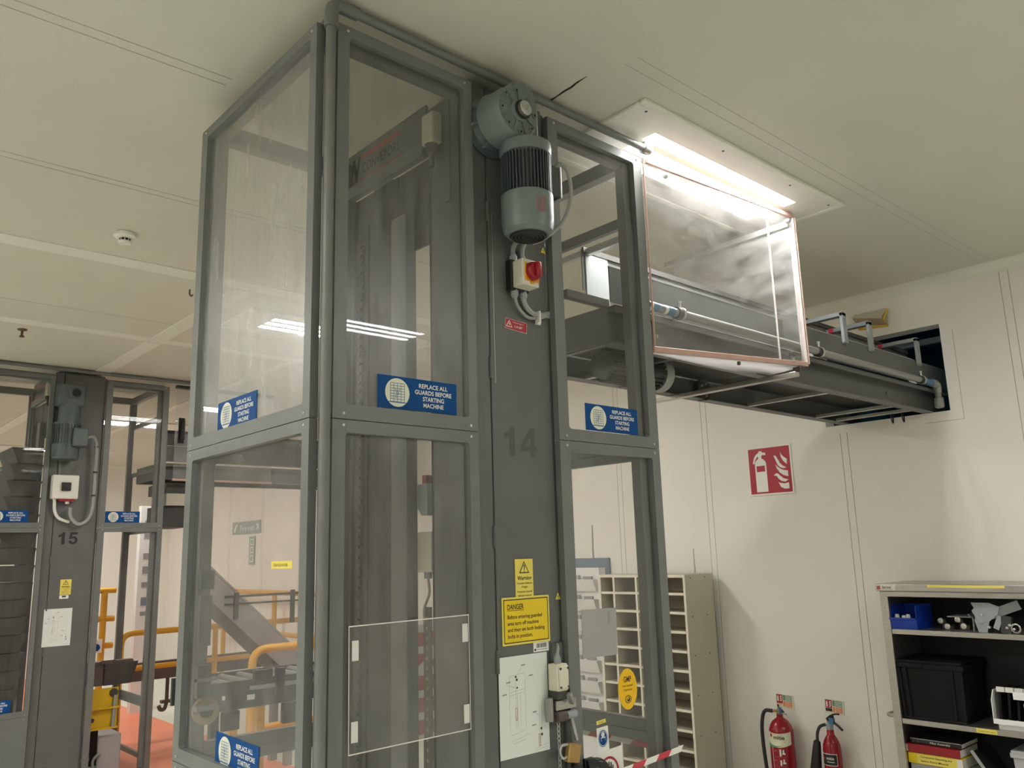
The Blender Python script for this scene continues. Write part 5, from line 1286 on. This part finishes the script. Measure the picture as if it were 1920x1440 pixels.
# far wall signs
s = sign('exit_sign', 'long faded green exit sign on the far wall seen through the glass', 'sign', 'left', (5.556, 12.75, 2.14), .98, .19, 'green_grey', thick=.01)
mb('lwhite').text('Fire exit', .30, .05, .12, .0115, .48).flat([(.05, .04), (.12, .04), (.15, .10), (.2, .15), (.16, .16), (.10, .12), (.08, .08)], .0115).flat([(.84, .06), (.90, .12), (.84, .12), (.84, .14), (.93, .14), (.93, .05), (.91, .05), (.91, .10), (.86, .05)], .0115).build('lettering', s, smooth=0)
s = sign('exit_sign', 'narrow upright green sign under the long exit sign', 'sign', 'left', (5.556, 12.13, 1.68), .19, .42, 'green_grey', thick=.01)
mb('lwhite').rectframe(.04, .04, .15, .14, .015, .0115).rectframe(.04, .17, .15, .26, .015, .0115).rectframe(.04, .29, .15, .38, .015, .0115).build('pictogram', s, smooth=0)
# white notice post seen through machine 15
t = tag(empty('notice_post', (3.62, 10.9, 0)), 'white post with small dark notices behind the machine marked 15', 'post')
mb('lwhite').box(-.08, -.05, 0, .13, .05, 2.45).build('post_body', t)
for i, (z, h) in enumerate(((2.05, .22), (1.80, .07), (1.62, .09), (1.46, .06), (1.24, .10), (1.12, .05))):
    mb('bluegrey' if i == 4 else 'inkgrey').box(-.03, -.053, z, .035, -.05, z + h).build('notice', t, smooth=0)
# yellow lifting beam and brown frame inside the open base of machine 15
t = tag(empty('lifting_frame', (2.3, 8.0, .4)), 'worn yellow steel lifting frame in the base of machine 15', 'frame')
def L(x, y, z): return (x - 2.3, y - 8.0, z - .4)
mb('mach_y').box(*L(2.10, 7.98, .55), *L(2.50, 8.0, .70)).box(*L(2.10, 7.94, .535), *L(2.50, 8.0, .55)).box(*L(2.10, 7.98, .385), *L(2.50, 8.0, .535)).box(*L(2.10, 7.95, .37), *L(2.50, 8.0, .385)).build('beam', t)
mb('mach_y').prism([(2.10, .40), (2.20, .40), (2.20, .27), (2.14, .19), (2.10, .15)], 7.95, 7.98, lambda u, v, w: L(u, w, v)).build('gusset', t)
mb('gland').cyl(L(2.46, 7.96, .385), L(2.47, 7.96, .64), .014, n=10).use('dark').cyl(L(2.46, 7.97, .66), L(2.46, 7.985, .66), .035, n=16).cyl(L(2.30, 7.976, .45), L(2.30, 7.981, .45), .018, n=14).build('pivot', t)
t = tag(empty('brown_cross_frame', (2.4, 8.1, .8)), 'dark brown cross frame above the yellow lifting frame', 'frame')
def L(x, y, z): return (x - 2.4, y - 8.1, z - .8)
mb('brown').box(*L(2.08, 8.02, .72), *L(2.62, 8.1, .92)).box(*L(2.08, 8.0, .90), *L(2.34, 8.02, .92)).build('beam', t)
mb('brown').hexa([L(2.35, 8.0, .90), L(2.45, 8.0, .90), L(2.75, 8.4, .84), L(2.60, 8.4, .84), L(2.35, 8.0, .93), L(2.45, 8.0, .93), L(2.75, 8.4, .87), L(2.60, 8.4, .87)]).build('arm', t)
mb('dark').hexa([L(2.38, 8.0, .72), L(2.60, 8.0, .72), L(2.60, 8.02, .72), L(2.38, 8.02, .72), L(2.38, 8.0, .90), L(2.66, 8.0, .90), L(2.66, 8.02, .90), L(2.38, 8.02, .90)]).build('plate', t)
t = tag(empty('brown_beam', (3.2, 9.3, .80)), 'brown beam with hanging hook under the yellow railing', 'beam')
mb('brown').box(-.6, -.03, -.24, 1.4, .03, -.06).build('beam', t)
mb('brown').cyl((.20, 0, -.24), (.20, 0, -.46), .020, n=8).box(.14, -.03, -.49, .26, .03, -.46).tube(smooth_path([(.20, 0, -.49), (.18, 0, -.55), (.14, 0, -.55), (.12, 0, -.51)], 5), .02, 8).build('hook', t)
t = tag(empty('grey_cabinet', (2.5, 8.0, 0)), 'small pale grey box at the foot of machine 15', 'box')
mb('greyplas').box(-.13, .02, 0, .06, .3, .31).build('enclosure', t, bevel=0.01)
mb('crate').box(-.36, .0, .08, -.14, .02, .36).build('black_guard', t)
mb('white').box(-.34, -.005, .13, -.2, .0, .155).build('label', t)
mb('cable').tube(smooth_path([(-.16, -.01, .02), (-.17, -.01, .12), (-.13, -.01, .17), (-.11, -.0, .16)], 5), .012, 8).build('cable', t)

# ------------------------------------------------------------------ motor and switch on the distant machine
t = tag(empty('gear_motor', (1.87, 7.76, 2.75)), 'dull teal gear motor above the switch of machine 15', 'motor', 'lift drive motors')
mb('teal_dark').box(-.10, -.10, .33, .11, .03, .52).cyl((.02, -.10, .44), (.02, -.125, .44), .05, n=18).build('gearbox', t, bevel=0.012)
mb('darker').cyl((.03, -.128, .44), (.03, -.13, .44), .035, n=16).build('hollow_shaft', t)
mb('teal_dark').cyl((.01, -.03, .18), (.01, -.03, .34), .085, n=20).build('bell_housing', t)
mb('teal_dark').cyl((0, -.03, -.12), (0, -.03, .19), .10, n=24).build('motor_housing', t)
h_ = mb('fin')
for i in range(26):
    a = 2 * math.pi * i / 26
    h_.bar((.102 * math.cos(a), -.03 + .102 * math.sin(a), .0), (.102 * math.cos(a), -.03 + .102 * math.sin(a), .17), .005, .012, (math.cos(a), math.sin(a), 0))
h_.build('cooling_fin', t)
mb('teal_dark').lathe((0, -.03, 0), (0, 0, -1), [(.104, -.01), (.106, .0), (.105, .10), (.09, .125), (0, .126)], 24).build('fan_cover', t)
for z_ in (.0, -.22, -.42):
    mb('black').cyl((.248, -.025, z_ - .006), (.248, -.025, z_ + .006), .019, n=10).build('cable_clip', t)
mb('teal_dark').box(.02, -.16, -.02, .14, -.06, .14).build('terminal_box', t, bevel=0.01)
mb('cable').tube(smooth_path([(.14, -.09, .07), (.21, -.05, .08), (.245, -.03, .0), (.25, -.02, -.2), (.25, -.02, -.5), (.22, -.01, -.62), (.15, -.0, -.66), (.09, .0, -.60), (.08, .0, -.52)], 8), .014, 8).build('motor_cable', t)
t = tag(empty('isolator_switch', (1.90, 7.83, 2.40)), 'white isolator box with black knob above the number 15', 'switch', 'isolator switches')
mb('whiteb').box(-.10, -.09, -.10, .10, 0, .10).build('enclosure', t, bevel=0.008)
mb('ink').box(-.035, -.115, -.035, .035, -.09, .035).build('rotary_knob', t, bevel=0.004)
mb('knob_red').box(-.04, -.07, -.12, .08, -.02, -.10).build('red_base', t)
mb('whiteb').tube(smooth_path([(-.07, -.04, -.10), (-.06, -.04, -.2), (-.02, -.03, -.26), (.06, -.02, -.29)], 6), .013, 8).cyl((.03, -.04, -.10), (.03, -.04, -.14), .016, n=10).build('cable', t)
t = tag(empty('push_button_station', (3.03, 10.55, .76)), 'tiny blue and white sign on the yellow railing behind machine 15', 'sign')
mb('white').box(-.05, -.01, .0, .06, 0, .15).use('blue').cyl((.0, -.012, .06), (.0, -.01, .06), .04, n=18).build('plate', t)
bpy.context.view_layer.update()
